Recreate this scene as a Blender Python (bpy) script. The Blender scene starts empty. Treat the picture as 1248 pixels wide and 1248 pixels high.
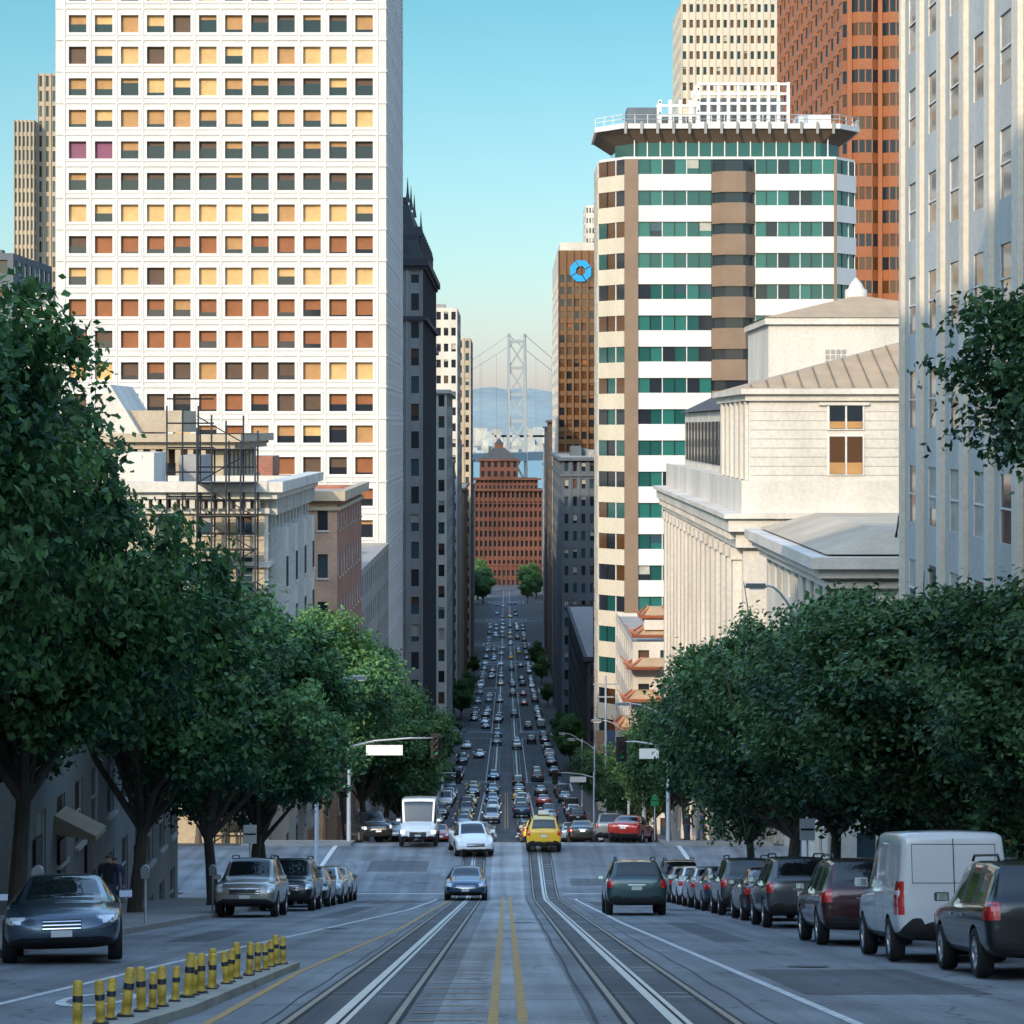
import bpy, bmesh, math, random
import numpy as np
from mathutils import Vector, Matrix
from mathutils.bvhtree import BVHTree
rnd = random.Random(7)
scene = bpy.context.scene
scene.view_settings.view_transform = 'Standard'
scene.view_settings.look = 'None'
scene.view_settings.exposure = 0
COL = scene.collection

# ------------------------------------------------------------------ materials
def nodes_of(name):
    m = bpy.data.materials.new(name); m.use_nodes = True
    nt = m.node_tree
    return m, nt, nt.nodes['Principled BSDF']

def mat(name, col, rough=.8, var=.18, scale=.6, metal=0.0, streak=1.0, fine=0.08, bump=0.0, spec=None, coat=0, emit=None):
    m, nt, b = nodes_of(name)
    N, L = nt.nodes, nt.links
    b.inputs['Roughness'].default_value = rough
    b.inputs['Metallic'].default_value = metal
    if spec is not None: b.inputs['Specular IOR Level'].default_value = spec
    if coat:
        b.inputs['Coat Weight'].default_value = coat
        b.inputs['Coat Roughness'].default_value = .05
    if emit:
        b.inputs['Emission Color'].default_value = (*emit[0], 1); b.inputs['Emission Strength'].default_value = emit[1]
        m.cycles.emission_sampling = 'NONE'
    if var <= 0:
        b.inputs['Base Color'].default_value = (*col, 1)
        return m
    g = N.new('ShaderNodeNewGeometry')
    mp = N.new('ShaderNodeMapping'); mp.inputs['Scale'].default_value = (1, 1, streak)
    L.new(g.outputs['Position'], mp.inputs['Vector'])
    n1 = N.new('ShaderNodeTexNoise'); n1.inputs['Scale'].default_value = scale; n1.inputs['Detail'].default_value = 4
    L.new(mp.outputs[0], n1.inputs['Vector'])
    a = N.new('ShaderNodeMapRange'); a.inputs[1].default_value = .3; a.inputs[2].default_value = .7
    a.inputs[3].default_value = 1-var; a.inputs[4].default_value = 1+var*.6
    L.new(n1.outputs[0], a.inputs[0])
    n2 = N.new('ShaderNodeTexNoise'); n2.inputs['Scale'].default_value = scale*14; n2.inputs['Detail'].default_value = 2
    L.new(g.outputs['Position'], n2.inputs['Vector'])
    c = N.new('ShaderNodeMapRange'); c.inputs[1].default_value = .3; c.inputs[2].default_value = .7
    c.inputs[3].default_value = 1-fine; c.inputs[4].default_value = 1+fine
    L.new(n2.outputs[0], c.inputs[0])
    mu = N.new('ShaderNodeMath'); mu.operation = 'MULTIPLY'
    L.new(a.outputs[0], mu.inputs[0]); L.new(c.outputs[0], mu.inputs[1])
    v = N.new('ShaderNodeVectorMath'); v.operation = 'SCALE'; v.inputs[0].default_value = col
    L.new(mu.outputs[0], v.inputs['Scale'])
    L.new(v.outputs[0], b.inputs['Base Color'])
    if bump:
        bp = N.new('ShaderNodeBump'); bp.inputs['Strength'].default_value = bump; bp.inputs['Distance'].default_value = .02
        L.new(n2.outputs[0], bp.inputs['Height']); L.new(bp.outputs[0], b.inputs['Normal'])
    return m

def brick_mat(name, c1, c2, mortar, sc=1.0):
    m, nt, b = nodes_of(name); N, L = nt.nodes, nt.links
    g = N.new('ShaderNodeNewGeometry'); s = N.new('ShaderNodeSeparateXYZ'); L.new(g.outputs['Position'], s.inputs[0])
    ad = N.new('ShaderNodeMath'); ad.operation = 'ADD'; L.new(s.outputs[0], ad.inputs[0]); L.new(s.outputs[1], ad.inputs[1])
    cb = N.new('ShaderNodeCombineXYZ'); L.new(ad.outputs[0], cb.inputs[0]); L.new(s.outputs[2], cb.inputs[1])
    br = N.new('ShaderNodeTexBrick'); br.inputs['Scale'].default_value = 1.6/sc
    br.inputs['Color1'].default_value = (*c1, 1); br.inputs['Color2'].default_value = (*c2, 1); br.inputs['Mortar'].default_value = (*mortar, 1)
    L.new(cb.outputs[0], br.inputs['Vector'])
    n1 = N.new('ShaderNodeTexNoise'); n1.inputs['Scale'].default_value = .3; n1.inputs['Detail'].default_value = 5
    L.new(g.outputs['Position'], n1.inputs['Vector'])
    mr = N.new('ShaderNodeMapRange'); mr.inputs[1].default_value=.3; mr.inputs[2].default_value=.7; mr.inputs[3].default_value=.75; mr.inputs[4].default_value=1.15
    L.new(n1.outputs[0], mr.inputs[0])
    v = N.new('ShaderNodeVectorMath'); v.operation='SCALE'; L.new(br.outputs[0], v.inputs[0]); L.new(mr.outputs[0], v.inputs['Scale'])
    L.new(v.outputs[0], b.inputs['Base Color']); b.inputs['Roughness'].default_value=.85
    return m

def road_mat(name, col, crack=.55, joints=0.0, rough=.75):
    m, nt, b = nodes_of(name); N, L = nt.nodes, nt.links
    g = N.new('ShaderNodeNewGeometry')
    def noise(sc, det=4, mapping=None):
        n = N.new('ShaderNodeTexNoise'); n.inputs['Scale'].default_value = sc; n.inputs['Detail'].default_value = det
        if mapping:
            mp = N.new('ShaderNodeMapping'); mp.inputs['Scale'].default_value = mapping
            L.new(g.outputs['Position'], mp.inputs[0]); L.new(mp.outputs[0], n.inputs['Vector'])
        else: L.new(g.outputs['Position'], n.inputs['Vector'])
        return n
    def rng(src, a, c, lo, hi):
        r = N.new('ShaderNodeMapRange'); r.inputs[1].default_value=a; r.inputs[2].default_value=c; r.inputs[3].default_value=lo; r.inputs[4].default_value=hi
        L.new(src, r.inputs[0]); return r.outputs[0]
    def mul(a, c):
        k = N.new('ShaderNodeMath'); k.operation='MULTIPLY'; L.new(a, k.inputs[0]); L.new(c, k.inputs[1]); return k.outputs[0]
    big = rng(noise(.3, 4).outputs[0], .35, .65, .74, 1.16)
    wheel = rng(noise(1.0, 3, (1.9, .05, .05)).outputs[0], .3, .7, .66, 1.24)
    fine = rng(noise(30, 3).outputs[0], .3, .7, .72, 1.26)
    f = mul(mul(big, wheel), fine)
    vo = N.new('ShaderNodeTexVoronoi'); vo.feature='DISTANCE_TO_EDGE'; vo.inputs['Scale'].default_value=.28
    nd = noise(1.3, 4); ad = N.new('ShaderNodeVectorMath'); ad.operation='MULTIPLY_ADD'
    L.new(nd.outputs['Color'], ad.inputs[0]); ad.inputs[1].default_value=(1.2,1.2,0); L.new(g.outputs['Position'], ad.inputs[2])
    L.new(ad.outputs[0], vo.inputs['Vector'])
    f = mul(f, rng(vo.outputs['Distance'], 0, .012, 1-crack, 1))
    if joints:
        s = N.new('ShaderNodeSeparateXYZ'); L.new(g.outputs['Position'], s.inputs[0])
        k = N.new('ShaderNodeMath'); k.operation='PINGPONG'; k.inputs[1].default_value=joints; L.new(s.outputs[1], k.inputs[0])
        f = mul(f, rng(k.outputs[0], 0, .05, .5, 1))
    v = N.new('ShaderNodeVectorMath'); v.operation='SCALE'; v.inputs[0].default_value=col; L.new(f, v.inputs['Scale'])
    L.new(v.outputs[0], b.inputs['Base Color']); b.inputs['Roughness'].default_value=rough
    return m

def paint_mat(name, col, wear=.5, sc=9):
    """worn road paint: blends to asphalt colour with noise"""
    m, nt, b = nodes_of(name); N, L = nt.nodes, nt.links
    g = N.new('ShaderNodeNewGeometry'); n = N.new('ShaderNodeTexNoise'); n.inputs['Scale'].default_value=sc; n.inputs['Detail'].default_value=6
    L.new(g.outputs['Position'], n.inputs['Vector'])
    r = N.new('ShaderNodeMapRange'); r.inputs[1].default_value=.42; r.inputs[2].default_value=.62; r.inputs[3].default_value=0; r.inputs[4].default_value=wear
    L.new(n.outputs[0], r.inputs[0])
    mx = N.new('ShaderNodeMix'); mx.data_type='RGBA'; mx.inputs[6].default_value=(*col,1); mx.inputs[7].default_value=(.19,.20,.21,1)
    L.new(r.outputs[0], mx.inputs[0]); L.new(mx.outputs[2], b.inputs['Base Color']); b.inputs['Roughness'].default_value=.7
    return m

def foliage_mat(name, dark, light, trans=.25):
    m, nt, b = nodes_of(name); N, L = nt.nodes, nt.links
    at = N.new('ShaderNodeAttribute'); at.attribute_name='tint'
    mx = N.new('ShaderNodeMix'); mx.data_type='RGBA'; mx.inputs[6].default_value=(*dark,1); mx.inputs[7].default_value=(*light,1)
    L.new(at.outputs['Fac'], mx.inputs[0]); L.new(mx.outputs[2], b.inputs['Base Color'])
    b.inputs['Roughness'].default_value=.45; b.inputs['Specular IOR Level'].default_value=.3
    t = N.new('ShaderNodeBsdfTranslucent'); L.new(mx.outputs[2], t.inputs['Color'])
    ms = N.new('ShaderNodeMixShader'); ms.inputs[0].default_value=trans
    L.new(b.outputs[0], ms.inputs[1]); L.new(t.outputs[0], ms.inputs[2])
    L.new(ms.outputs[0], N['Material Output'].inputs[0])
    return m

M = {}
def D(k, *a, **kw): M[k] = mat(k, *a, **kw)
D('white_conc', (.62,.59,.56), .7, .07, .15, streak=.2, fine=.03)
D('white_conc_fin', (.54,.515,.49), .7, .09, .2, fine=.03)
D('cream', (.53,.46,.36), .8, .12, .3, streak=.25)
D('stone_white', (.55,.50,.44), .8, .18, .3, streak=.3, bump=.2)
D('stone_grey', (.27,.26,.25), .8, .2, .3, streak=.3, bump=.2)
D('stone_beige', (.40,.32,.23), .8, .2, .3, streak=.3)
D('ribbed_cream', (.62,.56,.47), .75, .14, .35, streak=.15)
D('ribbed_panel_shade', (.42,.43,.41), .75, .14, .35, streak=.15)  # shade on the panels put into their colour, greyer than the ribs
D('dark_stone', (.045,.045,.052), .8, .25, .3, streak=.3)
D('bluegrey', (.10,.12,.14), .8, .2, .3, streak=.3)
D('brown_panel', (.20,.13,.085), .6, .12, .5)
D('brown_stone', (.12,.08,.055), .8, .2, .3)
D('granite_red', (.28,.09,.03), .45, .1, .2)
D('chase_brown', (.15,.07,.027), .4, .1, .2)
D('tan_roof', (.36,.25,.15), .8, .15, .6)
D('dark_roof', (.045,.047,.052), .85, .2, .5)
D('roof_gravel', (.28,.27,.26), .95, .2, 1.2)
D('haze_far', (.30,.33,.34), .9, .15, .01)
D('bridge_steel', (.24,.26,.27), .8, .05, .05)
D('hill', (.21,.25,.25), .95, .15, .0006)  # distance haze put into the pale hill colour
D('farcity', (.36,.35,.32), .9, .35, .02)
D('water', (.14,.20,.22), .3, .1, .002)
D('trim_white', (.60,.58,.55), .6, .05, .5)
D('black_iron', (.02,.02,.022), .5, 0)
D('galv', (.38,.39,.40), .45, .1, 2, metal=.6)
D('sidewalk', (.28,.27,.26), .85, .18, .8, bump=.2)
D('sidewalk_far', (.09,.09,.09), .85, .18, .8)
D('kerb', (.30,.29,.28), .8, .2, 1)
D('island', (.42,.40,.34), .85, .25, 2)
D('ground', (.10,.10,.09), .9, .3, .2)
D('steel', (.66,.69,.71), .35, .12, 3, metal=.7)
D('rail', (.24,.23,.22), .4, .2, 3, metal=.8)
D('groove', (.02,.021,.023), .8, 0)
D('seam', (.07,.075,.08), .8, .3, 3)
D('glass_dark', (.016,.02,.026), .07, 0, spec=.7)
D('glass_blue', (.03,.06,.08), .06, 0, spec=.9)
D('glass_green', (.010,.07,.062), .08, 0, spec=.9)
D('glass_green2', (.018,.12,.10), .12, 0, spec=.9)
D('glass_bronze', (.08,.035,.012), .1, 0, spec=.9)
D('blind_cream', (.54,.33,.13), .6, .15, 1)
D('blind_tan', (.37,.19,.065), .6, .15, 1)
D('blind_orange', (.23,.07,.015), .6, .15, 1)
D('blind_brown', (.075,.035,.016), .6, .15, 1)
D('blind_magenta', (.18,.045,.10), .6, .1, 1)
D('curtain', (.38,.36,.31), .8, .2, 2)
D('bark', (.085,.07,.055), .9, .3, 3, streak=.3, bump=.6)
D('bollard_yellow', (.62,.40,.05), .5, .25, 6, fine=.25)
D('rubber', (.018,.018,.019), .8, 0)
D('rim', (.50,.51,.53), .3, 0, metal=.9)
D('car_glass', (.010,.013,.016), .04, 0, spec=.8)
D('car_black', (.012,.012,.013), .45, 0)
D('taillight', (.60,.012,.010), .2, 0, coat=1)
D('headlight', (.75,.78,.80), .08, 0, coat=1, metal=.3)
D('headlight_on', (.9,.9,.85), .1, 0, emit=((1,.97,.9), 2.0))
D('plate', (.7,.7,.68), .5, 0)
D('chrome', (.75,.76,.78), .12, 0, metal=1)
D('sign_blue', (.0,.22,.50), .4, 0, emit=((.02,.35,.8), .3))
D('sign_white', (.66,.66,.64), .5, 0)
D('sign_green', (.01,.22,.09), .5, 0)
D('eave_orange', (.40,.14,.07), .5, .1, 2)
D('awning', (.40,.32,.22), .8, .1, 2)
D('skin', (.45,.28,.2), .6, 0)
D('cloth_dark', (.02,.022,.03), .9, 0)
D('cloth_blue', (.04,.06,.12), .9, 0)
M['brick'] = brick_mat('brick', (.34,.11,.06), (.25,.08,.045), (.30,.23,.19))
M['brick_lit'] = brick_mat('brick_sunlit', (.58,.34,.22), (.50,.28,.18), (.5,.42,.35))  # same brick, with the sunlight on its west face put into the colour
M['brick_far'] = mat('brick_far', (.115,.040,.024), .85, .35, .06)
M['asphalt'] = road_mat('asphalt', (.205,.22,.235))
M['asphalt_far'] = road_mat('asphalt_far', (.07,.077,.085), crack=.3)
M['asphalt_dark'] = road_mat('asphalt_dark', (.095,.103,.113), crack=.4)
M['concrete_lane'] = road_mat('concrete_lane', (.35,.365,.375), joints=1.6)
M['paint_white'] = paint_mat('paint_white', (.75,.76,.75))
M['paint_yellow'] = paint_mat('paint_yellow', (.62,.34,.06), .65)
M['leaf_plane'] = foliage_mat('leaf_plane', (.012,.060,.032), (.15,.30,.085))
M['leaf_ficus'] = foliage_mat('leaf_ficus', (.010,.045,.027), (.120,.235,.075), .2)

# ------------------------------------------------------------------ mesh builder
class MB:
    def __init__(s): s.v=[]; s.f=[]; s.m=[]; s.sm=[]; s.mats=[]
    def mi(s, k):
        if k not in s.mats: s.mats.append(k)
        return s.mats.index(k)
    def quad(s, a, b, c, d, k, smooth=False):
        n=len(s.v); s.v += [a,b,c,d]; s.f.append((n,n+1,n+2,n+3)); s.m.append(s.mi(k)); s.sm.append(smooth)
    def poly(s, pts, k):
        n=len(s.v); s.v += list(pts); s.f.append(tuple(range(n,n+len(pts)))); s.m.append(s.mi(k)); s.sm.append(False)
    def hexa(s, p, k):   # p: 8 points bottom 0-3, top 4-7
        n=len(s.v); s.v += [tuple(q) for q in p]; i=s.mi(k)
        for f in ((0,3,2,1),(4,5,6,7),(0,1,5,4),(1,2,6,5),(2,3,7,6),(3,0,4,7)):
            s.f.append(tuple(n+j for j in f)); s.m.append(i); s.sm.append(False)
    def box(s, x0,x1,y0,y1,z0,z1,k):
        s.hexa([(x0,y0,z0),(x1,y0,z0),(x1,y1,z0),(x0,y1,z0),(x0,y0,z1),(x1,y0,z1),(x1,y1,z1),(x0,y1,z1)],k)
    def tube(s, pts, rad, k, seg=8, cap=True):
        i=s.mi(k); rings=[]
        pts=[Vector(p) for p in pts]
        if not hasattr(rad,'__len__'): rad=[rad]*len(pts)
        for j,p in enumerate(pts):
            t=(pts[min(j+1,len(pts)-1)]-pts[max(j-1,0)]).normalized()
            a=t.cross(Vector((0,0,1)) if abs(t.z)<.9 else Vector((1,0,0))).normalized(); b=t.cross(a)
            n=len(s.v); rings.append(n)
            for q in range(seg):
                an=2*math.pi*q/seg; s.v.append(tuple(p+(a*math.cos(an)+b*math.sin(an))*rad[j]))
        for j in range(len(rings)-1):
            for q in range(seg):
                s.f.append((rings[j]+q,rings[j]+(q+1)%seg,rings[j+1]+(q+1)%seg,rings[j+1]+q)); s.m.append(i); s.sm.append(True)
        if cap:
            for r in (rings[0],rings[-1]):
                s.f.append(tuple(r+q for q in range(seg))); s.m.append(i); s.sm.append(False)
    def mesh(s, name):
        me=bpy.data.meshes.new(name); me.from_pydata([tuple(q) for q in s.v],[],s.f)
        for k in s.mats: me.materials.append(M[k] if isinstance(k,str) else k)
        me.polygons.foreach_set('material_index', s.m); me.polygons.foreach_set('use_smooth', s.sm)
        me.update(); return me
    def obj(s, name, loc=(0,0,0)):
        o=bpy.data.objects.new(name, s.mesh(name)); o.location=loc; COL.objects.link(o); return o

def place(name, me, loc, rot=(0,0,0), sc=1):
    o=bpy.data.objects.new(name, me); o.location=loc; o.rotation_euler=rot
    o.scale=(sc,sc,sc) if not hasattr(sc,'__len__') else sc
    COL.objects.link(o); return o

# ------------------------------------------------------------------ terrain profile (metres, camera at z=0)
PY=[-3000,-400,-60,0,111,137,230,252,350,366,500,516,700,716,1000,1500,1690,1730,60000]
PZ=[24,20,9,-1.6,-21.3,-23.1,-39.6,-41.2,-52.0,-53.0,-63.3,-64.2,-75.6,-76.2,-89.7,-100,-101,-106,-106]
def Z(y): return float(np.mean(np.interp([y-4,y-2,y,y+2,y+4],PY,PZ)))
def slope(y): return (Z(y+2)-Z(y-2))/4
YS=list(np.arange(-120,300,2.0))+list(np.arange(300,1500,8.0))+[1500,1600,1680]
CROSS=[(113,135),(230,252),(350,366),(500,516),(700,716),(860,876),(1010,1026),(1180,1196),(1350,1366)]

# ground
gb=MB()
gy=[-3000,-400,-120]+YS[1:]+[1700,1730,5000,20000,60000]
gx=[-30000,-300,-14.6,-8.75,8.75,14.6,300,30000]
for j in range(len(gy)-1):
    for i in range(len(gx)-1):
        a,b=gy[j],gy[j+1]
        gb.quad((gx[i],a,Z(a)-.05),(gx[i+1],a,Z(a)-.05),(gx[i+1],b,Z(b)-.05),(gx[i],b,Z(b)-.05),'ground')
gb.obj('ground')

def strip(mb, xa, xb, y0, y1, lift, k, step=None):
    """sheet draped over the street profile; xa, xb constants or functions of y"""
    ys=[y for y in YS if y0<y<y1]; ys=[y0]+ys+[y1]
    if step and y1-y0>step: ys=sorted(set(ys)|set(np.arange(y0,y1,step)))
    fa = xa if callable(xa) else (lambda y:xa); fb = xb if callable(xb) else (lambda y:xb)
    def zz(y):   # height of the road sheet (piecewise linear between YS)
        return float(np.interp(y,YS,ZS)) if step else Z(y)
    for a,b in zip(ys[:-1],ys[1:]):
        mb.quad((fa(a),a,zz(a)+lift),(fb(a),a,zz(a)+lift),(fb(b),b,zz(b)+lift),(fa(b),b,zz(b)+lift),k)
ZS=[Z(y) for y in YS]

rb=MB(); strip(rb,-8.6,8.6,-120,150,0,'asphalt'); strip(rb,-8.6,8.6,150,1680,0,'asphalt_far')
for i,(a,b) in enumerate(CROSS):
    kk='asphalt' if i==0 else 'asphalt_far'
    strip(rb,-250,-8.6,a,b,0,kk); strip(rb,8.6,250,a,b,0,kk)
rb.obj('road')
# sidewalks
sb=MB(); edges=[-120]+[e for c in CROSS for e in c]+[1680]
for q in range(0,len(edges),2):
    y0,y1=edges[q],edges[q+1]
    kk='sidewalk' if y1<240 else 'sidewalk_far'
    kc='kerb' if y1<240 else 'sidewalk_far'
    for s in (-1,1):
        strip(sb,*( (8.75,14.6) if s>0 else (-14.6,-8.75)),y0,y1,.13,kk)
        strip(sb,*( (8.6,8.75) if s>0 else (-8.75,-8.6)),y0,y1,.134,kc)
        ys=[y0]+[y for y in YS if y0<y<y1]+[y1]
        for a,b in zip(ys[:-1],ys[1:]):
            sb.quad((s*8.6,a,Z(a)-.05),(s*8.6,b,Z(b)-.05),(s*8.6,b,Z(b)+.134),(s*8.6,a,Z(a)+.134),kc)
        for y in (y0,y1):
            sb.quad((s*8.6,y,Z(y)-.05),(s*14.6,y,Z(y)-.05),(s*14.6,y,Z(y)+.13),(s*8.6,y,Z(y)+.13),kc)
    if y1<240:
        y=y0+1
        while y<y1:
            for s in (-1,1):
                sb.quad((s*8.76,y,Z(y)+.133),(s*14.5,y,Z(y)+.133),(s*14.5,y+.02,Z(y+.02)+.133),(s*8.76,y+.02,Z(y+.02)+.133),'groove')
            y+=1.5
sb.obj('sidewalk')

# cable-car tracks, concrete strip and road markings
tb=MB()
strip(tb,-.78,.78,-100,150,.004,'concrete_lane'); strip(tb,-.78,.78,150,1500,.004,'asphalt_dark')
for s in (-1,1):
    c=s*1.72
    strip(tb,c-.50,c+.50,-100,1500,.0042,'asphalt_dark')
    for r in (-.535,.535):
        strip(tb,c+r-.08,c+r+.08,-100,1500,.008,'groove')
        strip(tb,c+r-.035,c+r+.035,-100,1500,.012,'rail')
    strip(tb,c-.13,c-.02,-100,1500,.012,'steel'); strip(tb,c+.02,c+.08,-100,1500,.012,'steel')
    strip(tb,c-.02,c+.02,-100,1500,.008,'groove')
    y=22.0
    while y<200:
        for a,b in ((0,.06),(1.0,1.06)):
            strip(tb,c-.47,c-.14,y+a,y+b,.010,'rail'); strip(tb,c+.14,c+.47,y+a,y+b,.010,'steel')
        y+=7.3
tb.obj('cable_car_tracks')
mk=MB()
for x in (-.19,.11):
    for (a,b) in ((-60,110),(138,229),(253,349)):
        strip(mk,x-.05,x+.06,a,b,.013,'paint_yellow')
def lerpf(pts): return lambda y,o=0: float(np.interp(y,[p[0] for p in pts],[p[1] for p in pts]))
Lw=lerpf([(10,-5.95),(28,-5.8),(40,-5.4),(60,-4.5),(85,-3.4),(110,-3.1)])
strip(mk,lambda y:Lw(y)-.06,lambda y:Lw(y)+.06,5,109,.005,'paint_white')
Ly=lerpf([(10,-2.95),(36,-3.1),(60,-2.65),(110,-2.5)])
strip(mk,lambda y:Ly(y)-.05,lambda y:Ly(y)+.05,10,108,.005,'paint_yellow')
Rw=lerpf([(10,3.6),(24,3.45),(66,3.05),(110,3.0)])
strip(mk,lambda y:Rw(y)-.06,lambda y:Rw(y)+.06,5,109,.005,'paint_white')
# tar seams beside the track slab
Rt=lambda y:2.66+.02*math.sin(y*.21)+.018*math.sin(y*.9)
strip(mk,lambda y:Rt(y)-.014,lambda y:Rt(y)+.014,5,111,.0045,'seam',step=.5)
strip(mk,lambda y:-Rt(y+7)+.18-.014,lambda y:-Rt(y+7)+.18+.014,5,111,.0045,'seam',step=.5)
strip(mk,lambda y:.86+.015*math.sin(y*.5)-.02,lambda y:.86+.015*math.sin(y*.5)+.02,5,111,.0085,'seam',step=.5)
# hatch bars between the tracks
for q in range(30):
    y=21+q*1.3
    strip(mk,-1.05,-.30,y,y+.09,.0095,'paint_yellow')
for (a,b) in ((138,229),(253,349),(367,499),(517,699),(717,859),(877,1009)):
    for x in (-3.1,3.1): strip(mk,x-.07,x+.07,a,b,.008,'paint_white')
for i,(a,b) in enumerate(CROSS):
    for y in (a-4.2,a-.8,b+.8,b+4.2):
        w=.32 if i<2 else .5
        strip(mk,-8.2,-2.6,y-w/2,y+w/2,.009,'paint_white'); strip(mk,2.6,8.2,y-w/2,y+w/2,.009,'paint_white')
    for s in (-1,1):
        strip(mk,s*9.4-.12,s*9.4+.12,a,b,.009,'paint_white')
# oval lane symbol at left
for q in range(24):
    a0,a1=2*math.pi*q/24,2*math.pi*(q+1)/24
    if 4<q<7: continue
    P=lambda a,r:(-4.85+.42*r*math.cos(a),28.9+1.5*r*math.sin(a),Z(28.9+1.5*r*math.sin(a))+.006)
    mk.quad(P(a0,.75),P(a0,1),P(a1,1),P(a1,.75),'paint_white')
mk.obj('road_markings')
# asphalt patches and manholes
ap=MB()
for (xa,xb,ya,yb) in ((3.6,5.9,30,37),(4.2,5.0,50,66),(-7.0,-6.1,50,58),(-5.6,-4.9,72,90),(3.3,4.4,92,101),(-8.2,-3.2,100,104),(5.4,6.4,82,86),(3,8,116,119),(-7,-4,122,127)):
    strip(ap,xa,xb,ya,yb,.003,'asphalt_dark')
ap.obj('road_patches')
mh=MB()
for x,y in ((4.6,38),(-4.2,60),(4.9,88),(-5.2,98),(.4,66)):
    z=Z(y)+.014; n=20; sl=slope(y)
    mh.poly([(x+.33*math.cos(2*math.pi*q/n),y+.33*math.sin(2*math.pi*q/n),z+sl*.33*math.sin(2*math.pi*q/n)) for q in range(n)],'asphalt_dark')
mh.obj('manhole_cover')

# boarding island and bollards
ib=MB(); fa=lerpf([(20,-4.35),(26,-3.95),(37,-3.62)]); fb=lerpf([(20,-3.75),(26,-3.35),(37,-3.2)])
ys=list(np.arange(18,37.6,.5))
for a,b in zip(ys[:-1],ys[1:]):
    ib.quad((fa(a),a,Z(a)+.1),(fb(a),a,Z(a)+.1),(fb(b),b,Z(b)+.1),(fa(b),b,Z(b)+.1),'island')
    for f in (fa,fb): ib.quad((f(a),a,Z(a)-.02),(f(b),b,Z(b)-.02),(f(b),b,Z(b)+.1),(f(a),a,Z(a)+.1),'island')
ib.quad((fa(37.5),37.5,Z(37.5)-.02),(fb(37.5),37.5,Z(37.5)-.02),(fb(37.5),37.5,Z(37.5)+.1),(fa(37.5),37.5,Z(37.5)+.1),'island')
ib.obj('traffic_island')
pb=MB()
pb.tube([(0,0,0),(0,0,.03)],[.09,.075],'car_black',12)
pb.tube([(0,0,.03),(0,0,.12),(0,0,.121),(0,0,.26)],[.047,.047,.048,.048],'bollard_yellow',12)
pb.tube([(0,0,.26),(0,0,.32)],[.050,.050],'car_black',12)
pb.tube([(0,0,.32),(0,0,.44),(0,0,.46)],[.048,.048,.03],'bollard_yellow',12)
pme=pb.mesh('bollard')
y=22.2
while y<37:
    x=(fa(y)+fb(y))/2+rnd.uniform(-.05,.05)
    place('bollard',pme,(x,y,Z(y)+.1),(rnd.uniform(-.12,.12),rnd.uniform(-.12,.12),rnd.uniform(0,6)),rnd.uniform(.8,1.08))
    y+=rnd.choice((.45,.6,.8,.95))

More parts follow.
